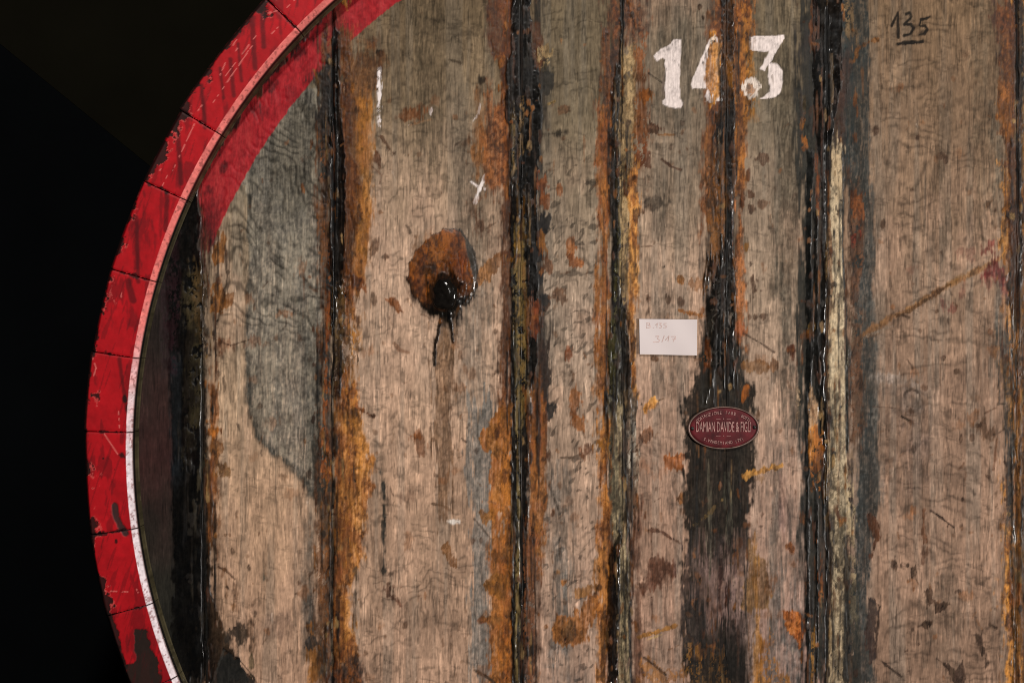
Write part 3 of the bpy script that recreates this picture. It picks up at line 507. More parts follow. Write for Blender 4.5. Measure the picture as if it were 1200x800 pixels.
band([(-12, 847, 858), (60, 846, 859), (120, 843, 859), (140, 838, 860), (200, 838, 858), (300, 840, 858)], (22, 16, 12), .95, rg=3, soft=2.2, g=.75, h=.6, c2=(48, 30, 16)); band([(118, 840, 862), (220, 842, 861), (310, 838, 861)], BLK, .92, rg=3, soft=4, g=.7, rv=2); band([(76, 851, 858), (106, 852, 859)], (158, 108, 48), .85, rg=2, h=.5)
band([(190, 829, 848), (270, 829, 850), (330, 828, 852)], (74, 48, 22), .85, rg=4, soft=3, g=.5, h=.4, c2=(108, 68, 28))
band([(296, 830, 860), (340, 829, 861), (400, 829, 861), (452, 830, 864)], (11, 11, 10), .97, rg=3, soft=3, g=.8, h=1.2, var=.6, rv=3); band([(380, 822, 834), (470, 822, 836)], (44, 40, 33), .7, rg=5, soft=5, w=.5); band([(395, 826, 832), (435, 826, 833)], (126, 70, 34), .7, rg=3, br=.3, h=.5)
band([(235, 860, 869), (320, 862, 872), (396, 862, 872)], (124, 76, 42), .9, rg=3, soft=2.2, w=.25, h=.5, g=.3, c2=(154, 96, 56)); blob(874, 289, 4, 7, (150, 104, 44), .85, rg=2); blob(867, 385, 6, 9, (148, 84, 56), .7, rg=3); blob(873, 462, 5, 11, (160, 92, 38), .92, rg=1.6, w=.3, h=.3)
band([(215, 857, 860), (300, 857.5, 860), (350, 859, 861.5)], (96, 94, 96), .7, rg=1.4, g=1, h=.9, br=.2)  # silvery glint along the tar, put into its colour
for _ in range(90):                               # cobweb hairs on the tar
    cx, cy = random.uniform(831, 862), random.uniform(308, 430); an = random.uniform(0, math.pi); le = random.uniform(2, 8)
    stroke([(cx, cy), (cx+le*math.cos(an), cy+le*math.sin(an))], .9, (120, 116, 108), random.uniform(.25, .6), rg=.3, h=.8)
for (bx, by, ax, ay, cc) in [(880, 228, 7, 5, (92, 54, 34)), (881, 244, 6, 6, (70, 42, 28)), (892, 240, 8, 5, (110, 78, 58)), (870, 232, 5, 9, (88, 52, 30)), (882, 338, 4, 11, (84, 56, 40)), (888, 328, 4, 2.4, (80, 56, 42)), (891, 341, 5, 2.4, (84, 58, 44)), (882, 309, 4, 2, (74, 54, 42)), (891, 371, 5, 1.5, (80, 56, 42)), (885, 430, 16, 9, (132, 92, 54)), (907, 427, 6, 7, (122, 82, 50)), (928, 414, 5, 8, (92, 54, 38)), (893, 187, 10, 8, (84, 58, 44))]:
    blob(bx, by, ax, ay, cc, .8, rg=2.6, w=.3, h=.2)
stroke([(872, 391), (888, 400), (908, 413)], 2.2, (64, 46, 36), .85, rg=.6)

# joint F
band([(-12, 936, 962), (130, 934, 960), (250, 940, 962), (420, 936, 962), (560, 944, 966), (812, 946, 968)], (42, 41, 35), .88, rg=4, soft=6, rv=3, w=.35, g=.2)
band([(-12, 984, 1018), (150, 986, 1019), (300, 996, 1024), (520, 1004, 1028), (600, 1000, 1030), (640, 1000, 1024), (690, 1000, 1016), (760, 1000, 1024), (812, 1000, 1026)], (44, 53, 54), .92, rg=2.6, soft=4, w=.3, g=.15)
band([(140, 1016, 1026), (400, 1022, 1030), (600, 1026, 1034)], (104, 98, 90), .45, rg=3, soft=5, w=.6)
band([(60, 977, 996), (120, 978, 994), (170, 980, 990)], (62, 33, 18), .88, rg=4, soft=3, g=.5, h=.5, c2=(40, 26, 18)); band([(0, 990, 1003), (45, 990, 1003)], (150, 122, 84), .7, rg=3, br=.3, h=.8); stroke([(1000, 72), (1006, 58), (1016, 50), (1028, 46)], 4.5, (120, 78, 40), .75, rg=1.6); blob(1003, 120, 4, 10, (120, 72, 34), .75, rg=3)
band([(-12, 950, 957), (30, 948, 957), (62, 951, 956)], (112, 64, 30), .9, rg=2, g=.3, h=.5); blob(941, 143, 4, 8, (166, 106, 36), .85, rg=2.2); blob(944, 166, 3, 8, (150, 92, 38), .8, rg=2, a=-20); blob(940, 120, 3, 10, (104, 84, 50), .6, rg=2)
band([(180, 955, 960), (260, 957, 962)], (120, 66, 36), .85, rg=2, h=.4); band([(200, 993, 1008), (270, 994, 1012), (355, 993, 1004), (400, 994, 1010), (525, 995, 1010)], (98, 64, 42), .85, rg=4, soft=2.5, h=.5, w=.15, c2=(66, 46, 34), br=.12); blob(1002, 278, 5, 9, (134, 54, 42), .7, rg=3); blob(1003, 238, 9, 16, (126, 72, 40), .7, rg=4, w=.2)
band([(165, 976, 988), (210, 972, 989), (300, 969, 988), (400, 970, 990), (560, 968, 992), (620, 972, 992), (812, 972, 992)], CRM, .95, rg=2.6, soft=2, h=.9, w=.15, c2=(174, 152, 120), var=.3)
band([(200, 967, 972), (330, 968, 975), (420, 966, 972), (560, 965, 970)], (112, 70, 36), .8, rg=2.5, h=.3); band([(590, 974, 986), (660, 974, 990), (700, 976, 988)], (82, 70, 48), .75, rg=4, br=.3, soft=3); band([(500, 972, 990), (812, 974, 992)], (78, 70, 54), .75, rg=3, br=.5)
band([(560, 992, 1002), (690, 994, 1004), (720, 996, 1006)], (164, 144, 112), .85, rg=3, br=.25, h=.7); band([(690, 988, 1006), (812, 990, 1006)], (44, 44, 38), .8, rg=4, soft=3, br=.05); band([(520, 992, 1000), (556, 994, 1006)], (140, 116, 92), .8, rg=3, br=.15)
for (p, cc) in [([(-12, 952, 987), (90, 953, 986), (140, 954, 977), (200, 962, 969), (260, 963, 969), (420, 961, 968), (520, 962, 965)], BLK), ([(180, 946, 953), (300, 944, 950), (380, 946, 952), (500, 944.5, 947.5), (812, 945, 948)], (16, 17, 16)), ([(250, 953, 957), (400, 954, 958), (480, 957, 963)], (20, 19, 17)), ([(570, 955, 958), (812, 955, 958)], (20, 19, 17)), ([(420, 964, 967), (600, 966.5, 969.5), (812, 966, 969)], (15, 14, 13))]:
    band(p, cc, .96, rg=1.6, soft=1.5, g=.85, h=.4)
band([(-12, 970, 972.4), (60, 970.4, 973), (150, 972, 975)], (60, 60, 60), .8, rg=1, g=1, h=1.0)  # glint line painted grey on a glossy ridge of tar
band([(175, 986, 989), (250, 986.5, 989.5), (300, 986, 988.5), (360, 990, 993), (500, 991, 994.5), (530, 991, 994)], (14, 20, 17), .95, rg=1.1, g=.5); band([(630, 990, 993), (740, 990, 994), (812, 989, 993)], (24, 22, 19), .85, rg=1.6)
band([(460, 948, 957), (506, 949, 957)], (190, 152, 116), .92, rg=2, h=.7, w=.1); band([(505, 949, 956), (540, 949, 955)], (168, 112, 56), .9, rg=2, br=.1, h=.6); band([(508, 957, 964), (575, 950, 962)], (160, 100, 50), .85, rg=2.4, br=.2, h=.6); blob(935, 475, 2, 16, (164, 138, 110), .8, rg=2, br=.15)
band([(636, 957, 964), (700, 960, 965)], (140, 82, 44), .85, rg=2.4, br=.05, h=.4); band([(735, 950, 955), (812, 951, 956)], (158, 116, 60), .8, rg=2, br=.15, h=.5); blob(952, 383, 3, 6, (140, 112, 58), .85, rg=2); blob(927, 411, 5, 7, (92, 52, 36), .85, rg=2.4)
poly([(1014, 602), (1026, 604), (1033, 618), (1031, 634), (1025, 632), (1018, 616)], (104, 62, 40), .93, rg=1.6, h=.5, w=.2); poly([(1022, 632), (1028, 630), (1026, 650), (1020, 658)], (92, 56, 38), .9, rg=1.6)
poly([(1018, 700), (1028, 704), (1031, 716), (1026, 740), (1026, 772), (1020, 778), (1014, 740)], (56, 36, 28), .93, rg=2, g=.3); stroke([(1020, 702), (1031, 710), (1027, 740), (1027, 770), (1040, 780), (1056, 792)], 2.4, (40, 28, 24), .85, rg=1)
stroke([(1006, 352), (1003, 366), (1010, 372)], 1.2, (150, 146, 136), .5); stroke([(995, 350), (1000, 390), (994, 430)], 1.4, (150, 140, 120), .45, rg=2, br=.2)

# board seven
INK = (22, 20, 18)
stroke([(1044.5, 31), (1049, 22), (1052.5, 14), (1052.3, 30), (1052.5, 44.5)], 3.0, INK, .95, rg=.4)
stroke([(1062, 17), (1066, 15.5), (1068, 20), (1060, 29), (1067.5, 29), (1071, 33), (1067, 40), (1059.5, 42)], 3.2, INK, .95, rg=.4)
stroke([(1090, 20), (1085, 22), (1079, 23.5), (1077, 31), (1084, 30.5), (1087, 35), (1083, 40), (1077, 41)], 3.2, INK, .95, rg=.4); blob(1081, 38, 4, 4, (40, 36, 31), .6, rg=1)
stroke([(1052, 52), (1066, 50.4), (1081, 49)], 4.2, INK, .96, rg=.5)
stroke([(1012, 392), (1040, 374), (1070, 360), (1105, 338), (1140, 320), (1182, 298)], 6, (100, 68, 40), .78, rg=1.2, soft=2.5, w=.5, c2=(122, 86, 50)); stroke([(1058, 368), (1082, 354), (1112, 334)], 4, (72, 48, 32), .7, rg=1); poly([(1046, 368), (1058, 366), (1066, 372), (1050, 372)], (64, 44, 30), .85, rg=.8); stroke([(1110, 334), (1128, 322)], 5, (140, 104, 58), .5)
blob(1024, 388, 18, 6, (128, 92, 62), .6, a=-28, rg=4, soft=4, w=.5); stroke([(1010, 396), (1030, 388), (1046, 382)], 1.4, (170, 160, 146), .5, rg=1.4, br=.2)
RD = (122, 46, 44)
poly([(1148, 288), (1164, 284), (1164, 296), (1150, 300)], RD, .85, rg=3, soft=3, w=.7); poly([(1164, 300), (1172, 306), (1180, 326), (1190, 340), (1182, 348), (1170, 338), (1158, 322), (1150, 326)], (112, 42, 45), .85, rg=4, soft=5, w=.7); blob(1158, 330, 6, 12, RD, .6, rg=4, soft=5, w=.7, a=-20)
poly([(1102, 350), (1112, 360), (1126, 356), (1120, 366), (1108, 366)], RD, .6, rg=3, soft=4, w=.7); blob(1128, 346, 3, 12, (130, 70, 60), .5, rg=3, soft=4, w=.7); blob(1136, 298, 14, 6, (128, 70, 58), .5, rg=4, soft=4, w=.7); blob(1066, 316, 6, 4, (122, 74, 60), .4, rg=3, soft=3)
stroke([(1182, 320), (1180, 328)], 1.6, (210, 196, 190), .8, tx=.15); blob(1045, 444, 16, 5, (172, 160, 150), .5, rg=4, soft=5, a=8, w=.7); blob(1060, 462, 26, 14, (128, 114, 104), .5, rg=5, soft=10, w=.8, a=20)  # the pale blob is a whitish sheen painted onto the wood
stroke([(1060, 464), (1062, 458), (1068, 456), (1076, 459), (1078, 464)], 2.2, (62, 50, 42), .75, rg=.8); stroke([(1057, 488), (1063, 491), (1067, 493)], 3, (44, 34, 28), .85); stroke([(1020, 476), (1050, 478)], 1.6, (90, 70, 58), .6); stroke([(1060, 486), (1074, 487)], 1.6, (80, 62, 50), .7)
for (bx, by, ax, ay) in [(1105, 419, 3, 3), (1120, 435, 4, 4), (1126, 513, 2, 4), (1026, 153, 4, 5), (1161, 524, 2, 2), (1158, 558, 2, 1.5), (1075, 160, 3, 4), (1102, 183, 5, 5), (1108, 189, 4, 6), (1069, 222, 4, 3), (1128, 585, 2, 2), (1103, 296, 3, 4)]:
    blob(bx, by, ax, ay, (70, 48, 36), .8, rg=1.4)
poly([(1144, 498), (1152, 494), (1164, 500), (1170, 510), (1162, 518), (1150, 512)], (98, 68, 46), .75, rg=3, soft=3, w=.5); stroke([(1168, 514), (1166, 536), (1164, 550)], 2.4, (100, 64, 42), .7); blob(1146, 498, 4, 3, (66, 46, 34), .8); stroke([(1154, 484), (1166, 478)], 2.4, (92, 62, 44), .7); stroke([(1170, 473), (1178, 473)], 2, (60, 50, 44), .8)
stroke([(1083, 597), (1082, 620), (1084, 636)], 4, (112, 70, 44), .85, rg=1.4, w=.4); blob(1084, 648, 5, 11, (88, 56, 38), .75, rg=2.4, w=.4); stroke([(1091, 598), (1104, 607), (1118, 618)], 2.8, (56, 40, 32), .92, rg=.6); blob(1110, 617, 2, 1.6, (56, 40, 32), .9); stroke([(1040, 560), (1046, 520)], 5, (104, 76, 58), .5, rg=3, soft=4, w=.6)
DB = (62, 43, 33)
blob(1048, 662, 4.5, 7, DB, .92, rg=1.4); blob(1070, 669, 4, 8, DB, .9, rg=1.4); blob(1063, 662, 3, 3, DB, .8); blob(1056, 662, 2.4, 2, DB, .75); stroke([(1072, 676), (1077, 685)], 2, DB, .7); blob(1071, 689, 2, 1.6, DB, .8)
poly([(1083, 692), (1090, 688), (1095, 690), (1094, 700), (1100, 706), (1111, 704), (1112, 708), (1103, 718), (1096, 718), (1094, 708), (1086, 710)], (72, 52, 40), .92, rg=1.4)
poly([(1080, 732), (1086, 728), (1094, 728), (1090, 732), (1087, 738), (1083, 735)], (78, 56, 42), .9, rg=1.4); stroke([(1076, 734), (1082, 731)], 2, DB, .7)
poly([(1144, 744), (1148, 746), (1151, 738), (1150, 752), (1156, 760), (1159, 780), (1155, 786), (1152, 770), (1146, 760)], (58, 42, 34), .9, rg=1.6, soft=2); stroke([(1160, 731), (1167, 735)], 3.4, (56, 40, 32), .9)
poly([(1098, 771), (1114, 780), (1120, 782), (1129, 772), (1128, 788), (1133, 794), (1128, 802), (1118, 800), (1112, 788)], (58, 42, 34), .94, rg=1.4); blob(1061, 763, 3, 2, DB, .85); blob(1066, 786, 2, 2, DB, .8); blob(1078, 754, 3, 2, DB, .7); blob(1069, 737, 2, 2, DB, .7); blob(1122, 692, 3, 1.6, DB, .7)
# joint G
band([(-12, 1162, 1194), (40, 1166, 1194), (60, 1170, 1194), (130, 1172, 1194), (200, 1178, 1196), (380, 1184, 1200)], (84, 48, 26), .9, rg=4, soft=3, w=.2, g=.45, h=.4, c2=(60, 36, 22)); poly([(1158, 20), (1172, 4), (1190, 4), (1190, 40), (1172, 34)], (88, 50, 28), .85, rg=3, g=.4, w=.25)
band([(95, 1171, 1184), (140, 1172, 1186), (160, 1176, 1186)], (138, 86, 38), .85, rg=3, soft=3, w=.3, g=.4, h=.3); band([(380, 1168, 1186), (430, 1172, 1188), (560, 1176, 1190), (600, 1178, 1194), (690, 1186, 1200)], (48, 56, 56), .82, rg=2.6, soft=4, w=.4, rv=2)
band([(320, 1166, 1180), (420, 1164, 1180)], (104, 98, 90), .6, rg=4, soft=6, rv=3, w=.7); band([(390, 1187, 1196), (560, 1188, 1198), (812, 1186, 1200)], (148, 102, 52), .85, rg=4, soft=2.5, w=.25, h=.4, c2=(118, 74, 38)); band([(480, 1194, 1212), (812, 1194, 1212)], (66, 44, 28), .7, rg=4, br=.15, g=.4); band([(676, 1182, 1196), (710, 1184, 1198)], (142, 84, 40), .8, rg=3)
band([(-12, 1190, 1193), (140, 1191, 1194), (260, 1194, 1197), (330, 1194, 1197)], (18, 16, 14), .92, rg=1.6, g=.7); band([(230, 1186, 1194), (340, 1186, 1196)], (54, 34, 24), .8, rg=4, soft=3, g=.4)

# ---- black drip lines down the joints
for (xa, xb, ya, yb, n_) in [(378, 404, 40, 430, 26), (386, 400, 430, 800, 14), (594, 634, 0, 480, 44), (598, 626, 480, 800, 26), (706, 738, 0, 500, 38), (708, 742, 500, 800, 26), (832, 866, 0, 460, 44), (808, 878, 460, 780, 26), (938, 1000, 0, 800, 74), (1184, 1204, 0, 800, 24), (246, 256, 240, 800, 16), (372, 388, 100, 780, 20)]:
    for _ in range(n_):
        x = random.uniform(xa, xb); y = random.uniform(ya, yb); le = random.uniform(18, 110)
        if 800 < x < 925 and y+le > 36 and y < 124 and not 843 < x < 866: continue
        wv = random.uniform(.5, 1.5)
        band([(y, x-wv, x+wv), (y+le*.5, x-wv+random.uniform(-1.5, 1.5), x+wv+random.uniform(-1, 1)), (min(y+le, 806), x-.4, x+.4)], random.choice([(12, 11, 10), (20, 16, 13), (34, 24, 17)]), random.uniform(.6, .95), rg=.9, soft=1.3, ry=.05, w=.1, g=.5, h=.2)
# ---- resin crumbs and flakes along the joints
for _ in range(1500):
    s_ = SEAM[random.randrange(1, 8)]; x = s_+random.gauss(0, 15); y = random.uniform(-5, 808)
    if math.hypot(x-HX, y-HY) > 655 or (745 < x < 925 and 36 < y < 130) or (745 < x < 820 and 370 < y < 420): continue
    near = abs(x-s_) < 12
    cc = random.choice([(18, 15, 13), (46, 30, 20), (84, 48, 26), (30, 26, 20), (130, 84, 42), (150, 120, 78)] if near else [(84, 50, 30), (112, 68, 36), (60, 40, 28), (134, 88, 46)])
    if x < 240: cc = random.choice([(18, 15, 13), (30, 24, 18), (40, 34, 24)])
    if random.random() < .6: blob(x, y, random.uniform(.8, 2.6), random.uniform(1, 6), cc, random.uniform(.5, .95), a=random.uniform(-12, 12), rg=1.4, soft=1.2, w=.15, g=.35 if near else .15, h=random.uniform(.1, .5))
    else: band([(y, x-.9, x+.9), (y+random.uniform(8, 45), x-.7, x+.7)], cc, random.uniform(.4, .85), rg=.9, soft=1.2, ry=.06, w=.2, g=.3, h=.15)
# ---- scattered flecks, scratches, resin flakes
FX = [(250, 380), (400, 596), (632, 712), (742, 836), (876, 945), (1028, 1180)]
for _ in range(620):
    xa, xb = FX[np.searchsorted([.2, .45, .57, .70, .80, 1.0], random.random())]
    x = random.uniform(xa, xb); y = random.uniform(90, 806) if random.random() < .85 else random.uniform(0, 806)
    if math.hypot(x-HX, y-HY) > 640: continue
    if 745 < x < 925 and 36 < y < 130: continue
    r = random.random()
    cc = [(86, 60, 43), (104, 72, 48), (66, 50, 40), (120, 80, 50)][random.randrange(4)]
    if r < .55: blob(x, y, random.uniform(1.0, 3.0), random.uniform(1.2, 4.5), cc, random.uniform(.4, .8), a=random.uniform(-40, 40), rg=1.4, w=.5)
    elif r < .85:
        an = random.gauss(1.57, .7); le = random.uniform(3, 14)
        stroke([(x, y), (x+le*.5*math.cos(an)+random.uniform(-2, 2), y+le*.5*math.sin(an)), (x+le*math.cos(an), y+le*math.sin(an))], random.uniform(.8, 1.8), cc, random.uniform(.4, .8), rg=.8, w=.5)
    elif r < .95: blob(x, y, random.uniform(3, 6), random.uniform(3, 8), (140, 88, 48), random.uniform(.3, .6), a=random.uniform(0, 90), rg=3, soft=3, w=.5)
    else: stroke([(x, y), (x+random.uniform(-4, 4), y+random.uniform(3, 16))], 1.0, (206, 186, 168), .4, rg=.6, br=.1)

# ---- cracks, dust and dead patches in everything that was laid on the wood
lum = col.mean(-1)
stn = (1-sm((wood-0.25)/0.35))*(1-redm)*sm((lum-0.012)/0.03)*(1-sm((lum-0.45)/0.1))
rdg = 1-np.abs(fbm(X, Y, 7, 26, 3, 70)-0.5)*2/0.16
crk = np.clip(rdg, 0, 1)*sm((fbm(X, Y, 26, 40, 3, 71)-0.42)/0.14)
crm = sm((nF*0.7+nC*0.5-1.05)/0.5)
col *= (1-stn*(0.62*crk+0.45*crm))[..., None]; hgt -= stn*0.5*crk
mot = sm((nrm(fbm(X, Y, 6, 17, 4, 78))-0.1)/1.1)*sm((nrm(fbm(X, Y, 22, 46, 2, 79))+0.6)/1.2)
col *= (1-stn*mot*0.52)[..., None]; hgt -= 0.25*stn*mot
fib = np.clip(0.5*nG-0.2, 0, 1)*stn
col *= (1-0.45*fib)[..., None]
dead = sm((nrm(fbm(X, Y, 10, 24, 4, 75))-0.55)/0.6)*stn*0.12
col[:] = col*(1-dead[..., None])+(lin((104, 84, 64)).astype(np.float32)*np.exp(TEX)[..., None])*dead[..., None]; gls *= 1-dead
warm = stn*sm((col[..., 0]/(col[..., 2]+1e-4)-3.4)/2.0); col[..., 0] *= 1+0.08*warm; col[..., 2] *= 1-0.20*warm
# ---- grain and fine speckle over everything that is still wood
gg = nG*0.5
gmod = 0.5+0.8*sm((fbm(X, Y, 34, 70, 3, 87)-0.5)/0.3+0.5)
blot = nrm(fbm(X, Y, 11, 17, 4, 86))
col *= np.exp(wood*(0.088*nG*gmod+0.07*nF+0.062*px1+0.085*blot+0.025*nV)+(1-wood)*(0.05*nF+0.05*px1))[..., None]
pore = sm((fbm(X, Y, 1.7, 22, 2, 90)-0.66)/0.06)*wood
col *= (1-0.38*pore)[..., None]
lt = sm((fbm(X, Y, 1.8, 30, 2, 93)-0.68)/0.05)*wood*sm((Y-120)/200)
col *= (1+0.32*lt)[..., None]
hgt += wood*(0.16*gg-0.10*pore)+(1-wood)*(0.22*(fine-0.5)+0.40*(clump-0.5)*np.clip(gls*1.6, 0.25, 1.0))
hgt += 0.9*(fbm(X, Y, 60, 200, 2, 96)-0.5)
gls[:] = np.clip(gls+(clump-0.5)*0.5*(gls > 0.1), 0, 1)
# wet crumbs that catch the lamp on tar and resin
spk = sm((fbm(X, Y, 2.4, 3.4, 2, 98)-0.74)/0.05)*np.clip(gls*1.4-.3, 0, 1)
hgt += 0.35*spk
# each joint is a real groove
for s, dep in zip(SEAM[1:-1], (1.4, 2.4, 0.9, 0.4, 0.4, 1.4, 2.0, 3, 3, 3)):
    gr = np.exp(-((X-s)/(0.7+2.0*fbm(X*0+s, Y, 5, 30, 3, 88)))**2)*sm((fbm(X*0+s*1.7, Y, 5, 45, 3, 89)-0.36)/0.16); hgt -= dep*gr+0.5*np.exp(-((X-s)/9)**2); gls *= 1-0.85*gr; col *= (1-0.55*gr*min(1, dep/2))[..., None]
np.clip(col, 0.002, 0.85, out=col)

# ------------------------------------------------------------------ build the cask
wander = np.zeros((H, Wd), np.float32)
for q_, s in enumerate(SEAM[1:-1]):
    wy = 3.0*(fbm(np.full(H, 3.0+7*q_), ys, 1, 90, 2, 140+q_)-0.5)+2.2*(fbm(np.full(H, 5.0+7*q_), ys, 1, 16, 3, 150+q_)-0.5)
    wander += (wy[:, None]*np.exp(-((X-s)/13)**2)).astype(np.float32)
cask = bpy.data.objects.new('wooden_cask', None); COL.objects.link(cask)
cask.location = (CX, 0, CZ-RO)
cask['label'] = 'huge old oak wine cask with red painted rim and resin-streaked head numbered 143'
cask['category'] = 'cask'
OFF = np.array([CX, 0, CZ-RO])
def part(name, verts, faces, mat, parent=cask, **k):
    return new_mesh(name, np.asarray(verts)-OFF, faces, mat, parent, **k)

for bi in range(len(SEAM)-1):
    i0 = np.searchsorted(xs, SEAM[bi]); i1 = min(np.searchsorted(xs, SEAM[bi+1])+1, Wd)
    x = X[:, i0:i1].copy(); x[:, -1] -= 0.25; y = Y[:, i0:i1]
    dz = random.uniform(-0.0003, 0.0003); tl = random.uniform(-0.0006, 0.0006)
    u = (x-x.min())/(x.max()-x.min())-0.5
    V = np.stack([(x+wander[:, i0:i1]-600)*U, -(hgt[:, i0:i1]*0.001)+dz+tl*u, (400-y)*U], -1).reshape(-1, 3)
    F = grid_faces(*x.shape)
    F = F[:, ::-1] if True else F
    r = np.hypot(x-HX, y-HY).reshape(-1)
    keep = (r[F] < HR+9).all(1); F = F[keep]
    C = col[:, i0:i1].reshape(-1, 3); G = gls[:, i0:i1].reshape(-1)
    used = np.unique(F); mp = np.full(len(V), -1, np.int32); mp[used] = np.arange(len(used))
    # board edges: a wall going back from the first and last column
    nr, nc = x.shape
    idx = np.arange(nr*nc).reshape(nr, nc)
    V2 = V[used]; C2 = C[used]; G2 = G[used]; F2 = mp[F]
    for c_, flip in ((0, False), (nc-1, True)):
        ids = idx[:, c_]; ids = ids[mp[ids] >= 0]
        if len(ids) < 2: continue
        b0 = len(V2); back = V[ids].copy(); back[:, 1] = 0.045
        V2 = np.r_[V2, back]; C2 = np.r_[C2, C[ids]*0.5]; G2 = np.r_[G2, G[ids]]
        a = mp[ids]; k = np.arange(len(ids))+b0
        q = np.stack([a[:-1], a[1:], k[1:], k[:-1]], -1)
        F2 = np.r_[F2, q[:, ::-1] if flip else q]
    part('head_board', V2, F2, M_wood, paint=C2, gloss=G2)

# ---- stave ends: red painted ring
jp = [(334, 20), (234, 143), (192, 223), (157, 323), (135, 416), (128, 506), (132, 623), (153, 714)]
ang = [math.atan2(-(py-526), px-859) % (2*math.pi) for px, py in jp]
ang = sorted(ang)
a = ang[-1]; cuts = list(ang)
rs = random.Random(3)
rem = 2*math.pi-(ang[-1]-ang[0]); n = 36
w_ = np.array([rs.uniform(.8, 1.2) for _ in range(n)]); w_ = np.cumsum(w_/w_.sum()*rem)[:-1]
cuts += [a+t for t in w_]
FX0, FY0 = 859.0, 526.0
def stave(a0, a1):
    vis = math.cos((a0+a1)/2-math.radians(172)) > 0.60
    na, nf = (110, 46) if vis else (16, 8)
    gap = 0.00055
    th = np.linspace(a0+gap, a1-gap, na)
    prof = [(RH, 0.035), (RH, 0.0)]
    prof += [(RH, -0.05*t) for t in np.linspace(0.15, 1, 9 if vis else 3)]
    prof += [(RH+(RI-RH)*t, -0.05+(YF+0.05)*t) for t in np.linspace(0.1, 1, 9 if vis else 3)]
    prof += [(RI+(RO-0.0045-RI)*t, YF) for t in np.linspace(0, 1, nf)[1:]]
    prof += [(RO-0.003, YF+0.002), (RO, YF+0.007), (RO+0.004, 0.02), (RO+0.012, 0.12), (RO+0.05, 0.5), (RO+0.07, 0.85), (RO+0.05, 1.2), (RO+0.004, 1.7), (RH, 1.7)]
    P = np.array(prof); R = np.tile(P[:, 0], (na, 1)); Yd = np.tile(P[:, 1], (na, 1))
    T = np.tile(th[:, None], (1, len(P)))
    mid = (a0+a1)/2
    chord = np.cos((a1-a0)/2*0.98)/np.cos(T-mid)
    outw = np.clip((R-RI)/(RO-RI), 0, 1)
    off = rs.uniform(-0.0015, 0.0015)
    R = R*(1+(chord-1+ (1-math.cos((a1-a0)/2))*0.6)*outw*0.4)+off*outw
    # photograph coordinates of the end face, used to place wear
    PX = FX0+R/KF*np.cos(T); PY = FY0-R/KF*np.sin(T)
    rp = R/KF
    n1 = fbm(PX, PY, 5, 6, 3, 101)-0.5; n2 = fbm(PX, PY, 18, 22, 3, 104)-0.5; n3 = fbm(PX, PY, 2.2, 2.2, 2, 107)-0.5
    face = (Yd <= -0.045)
    C = np.tile(lin((158, 13, 22)), PX.shape+(1,)).astype(np.float32)*(1+0.5*n2+0.25*n1)[..., None]
    G = np.full(PX.shape, 0.35); h = 0.10*n1*2
    def lay(m, c, g=None):
        m = np.clip(m, 0, 1)[..., None]; C[:] = C*(1-m)+lin(c).astype(np.float32)*m
        if g is not None: G[:] = G*(1-m[..., 0])+g*m[..., 0]
    # darker smears inside the paint
    lay(sm((fbm(PX, PY, 10, 34, 4, 110)-0.58)/0.10)*0.55, (84, 10, 16))
    # drips running down the upper ends
    for (x0, y0, x1, y1, w) in [(295, 20, 299, 80, 3.2), (307, 8, 309, 55, 3), (270, 70, 274, 112, 2.6), (279, 52, 283, 95, 2), (258, 80, 262, 115, 2), (208, 145, 212, 215, 3), (236, 100, 240, 150, 2.4), (196, 225, 194, 270, 3), (160, 255, 162, 330, 2.6), (150, 330, 156, 352, 4), (140, 420, 148, 480, 2.4)]:
        d = pdist(PX, PY, [(x0, y0), (x1, y1)], False)
        lay((np.clip((w-d)/2+0.4+n1, 0, 1))*0.7, (58, 8, 13))
    # long pale scratches on the upper ends
    for (x0, y0, x1, y1) in [(250, 120, 298, 50), (262, 92, 300, 42), (276, 60, 284, 48), (272, 55, 277, 47), (232, 130, 250, 105), (258, 88, 264, 74), (318, 40, 326, 32), (314, 16, 324, 13), (200, 205, 228, 145), (190, 218, 196, 206), (335, 10, 350, -4), (187, 200, 190, 196), (140, 505, 139, 482), (142, 348, 142, 340), (122, 508, 138, 532), (160, 690, 162, 694), (122, 692, 150, 693), (108, 418, 113, 432), (112, 432, 110, 440)]:
        d = pdist(PX, PY, [(x0, y0), (x1, y1)], False)
        m = np.clip((0.75-d)/0.6+0.3, 0, 1)*(fbm(PX, PY, 4, 4, 2, 113) > 0.42)
        lay(m*0.7, (206, 110, 104)); h = h+0.15*m
    # pits and dark knocks
    for (x0, y0, rx, ry) in [(143, 534, 5, 5), (158, 551, 3, 2), (136, 634, 2, 3), (121, 537, 1.3, 1.3), (134, 550, 1, 1), (152, 478, 6, 10), (146, 468, 4, 6), (128, 598, 0, 0)]:
        if rx: lay(np.clip((1-np.hypot((PX-x0)/rx, (PY-y0)/ry))*3+n1*3, 0, 1)*0.9, (20, 12, 11))
    d = pdist(PX, PY, [(134, 592), (136, 604), (141, 615), (147, 624)], False); m = np.clip((4.5-d+3*n1)/1.5, 0, 1)
    lay(m*0.95, (44, 34, 33)); h = h-0.8*m
    # bare wood where the paint has flaked off low down
    fl = pdist(PX, PY, [(156, 736), (172, 736), (178, 762), (186, 778), (190, 800), (180, 840), (140, 840), (146, 780), (158, 774), (156, 752)], True)
    m = np.clip((fl+7*n1+5*n2)/1.6+0.5, 0, 1); lay(m*0.97, (27, 25, 21), 0.1); h = h-0.5*m
    fl = pdist(PX, PY, [(128, 716), (136, 728), (142, 752), (150, 790), (165, 830), (130, 800), (118, 720)], True)
    m = np.clip((fl+7*n1+3*n2)/1.6+0.5, 0, 1); lay(m*0.95, (22, 18, 16), 0.2); h = h-0.4*m
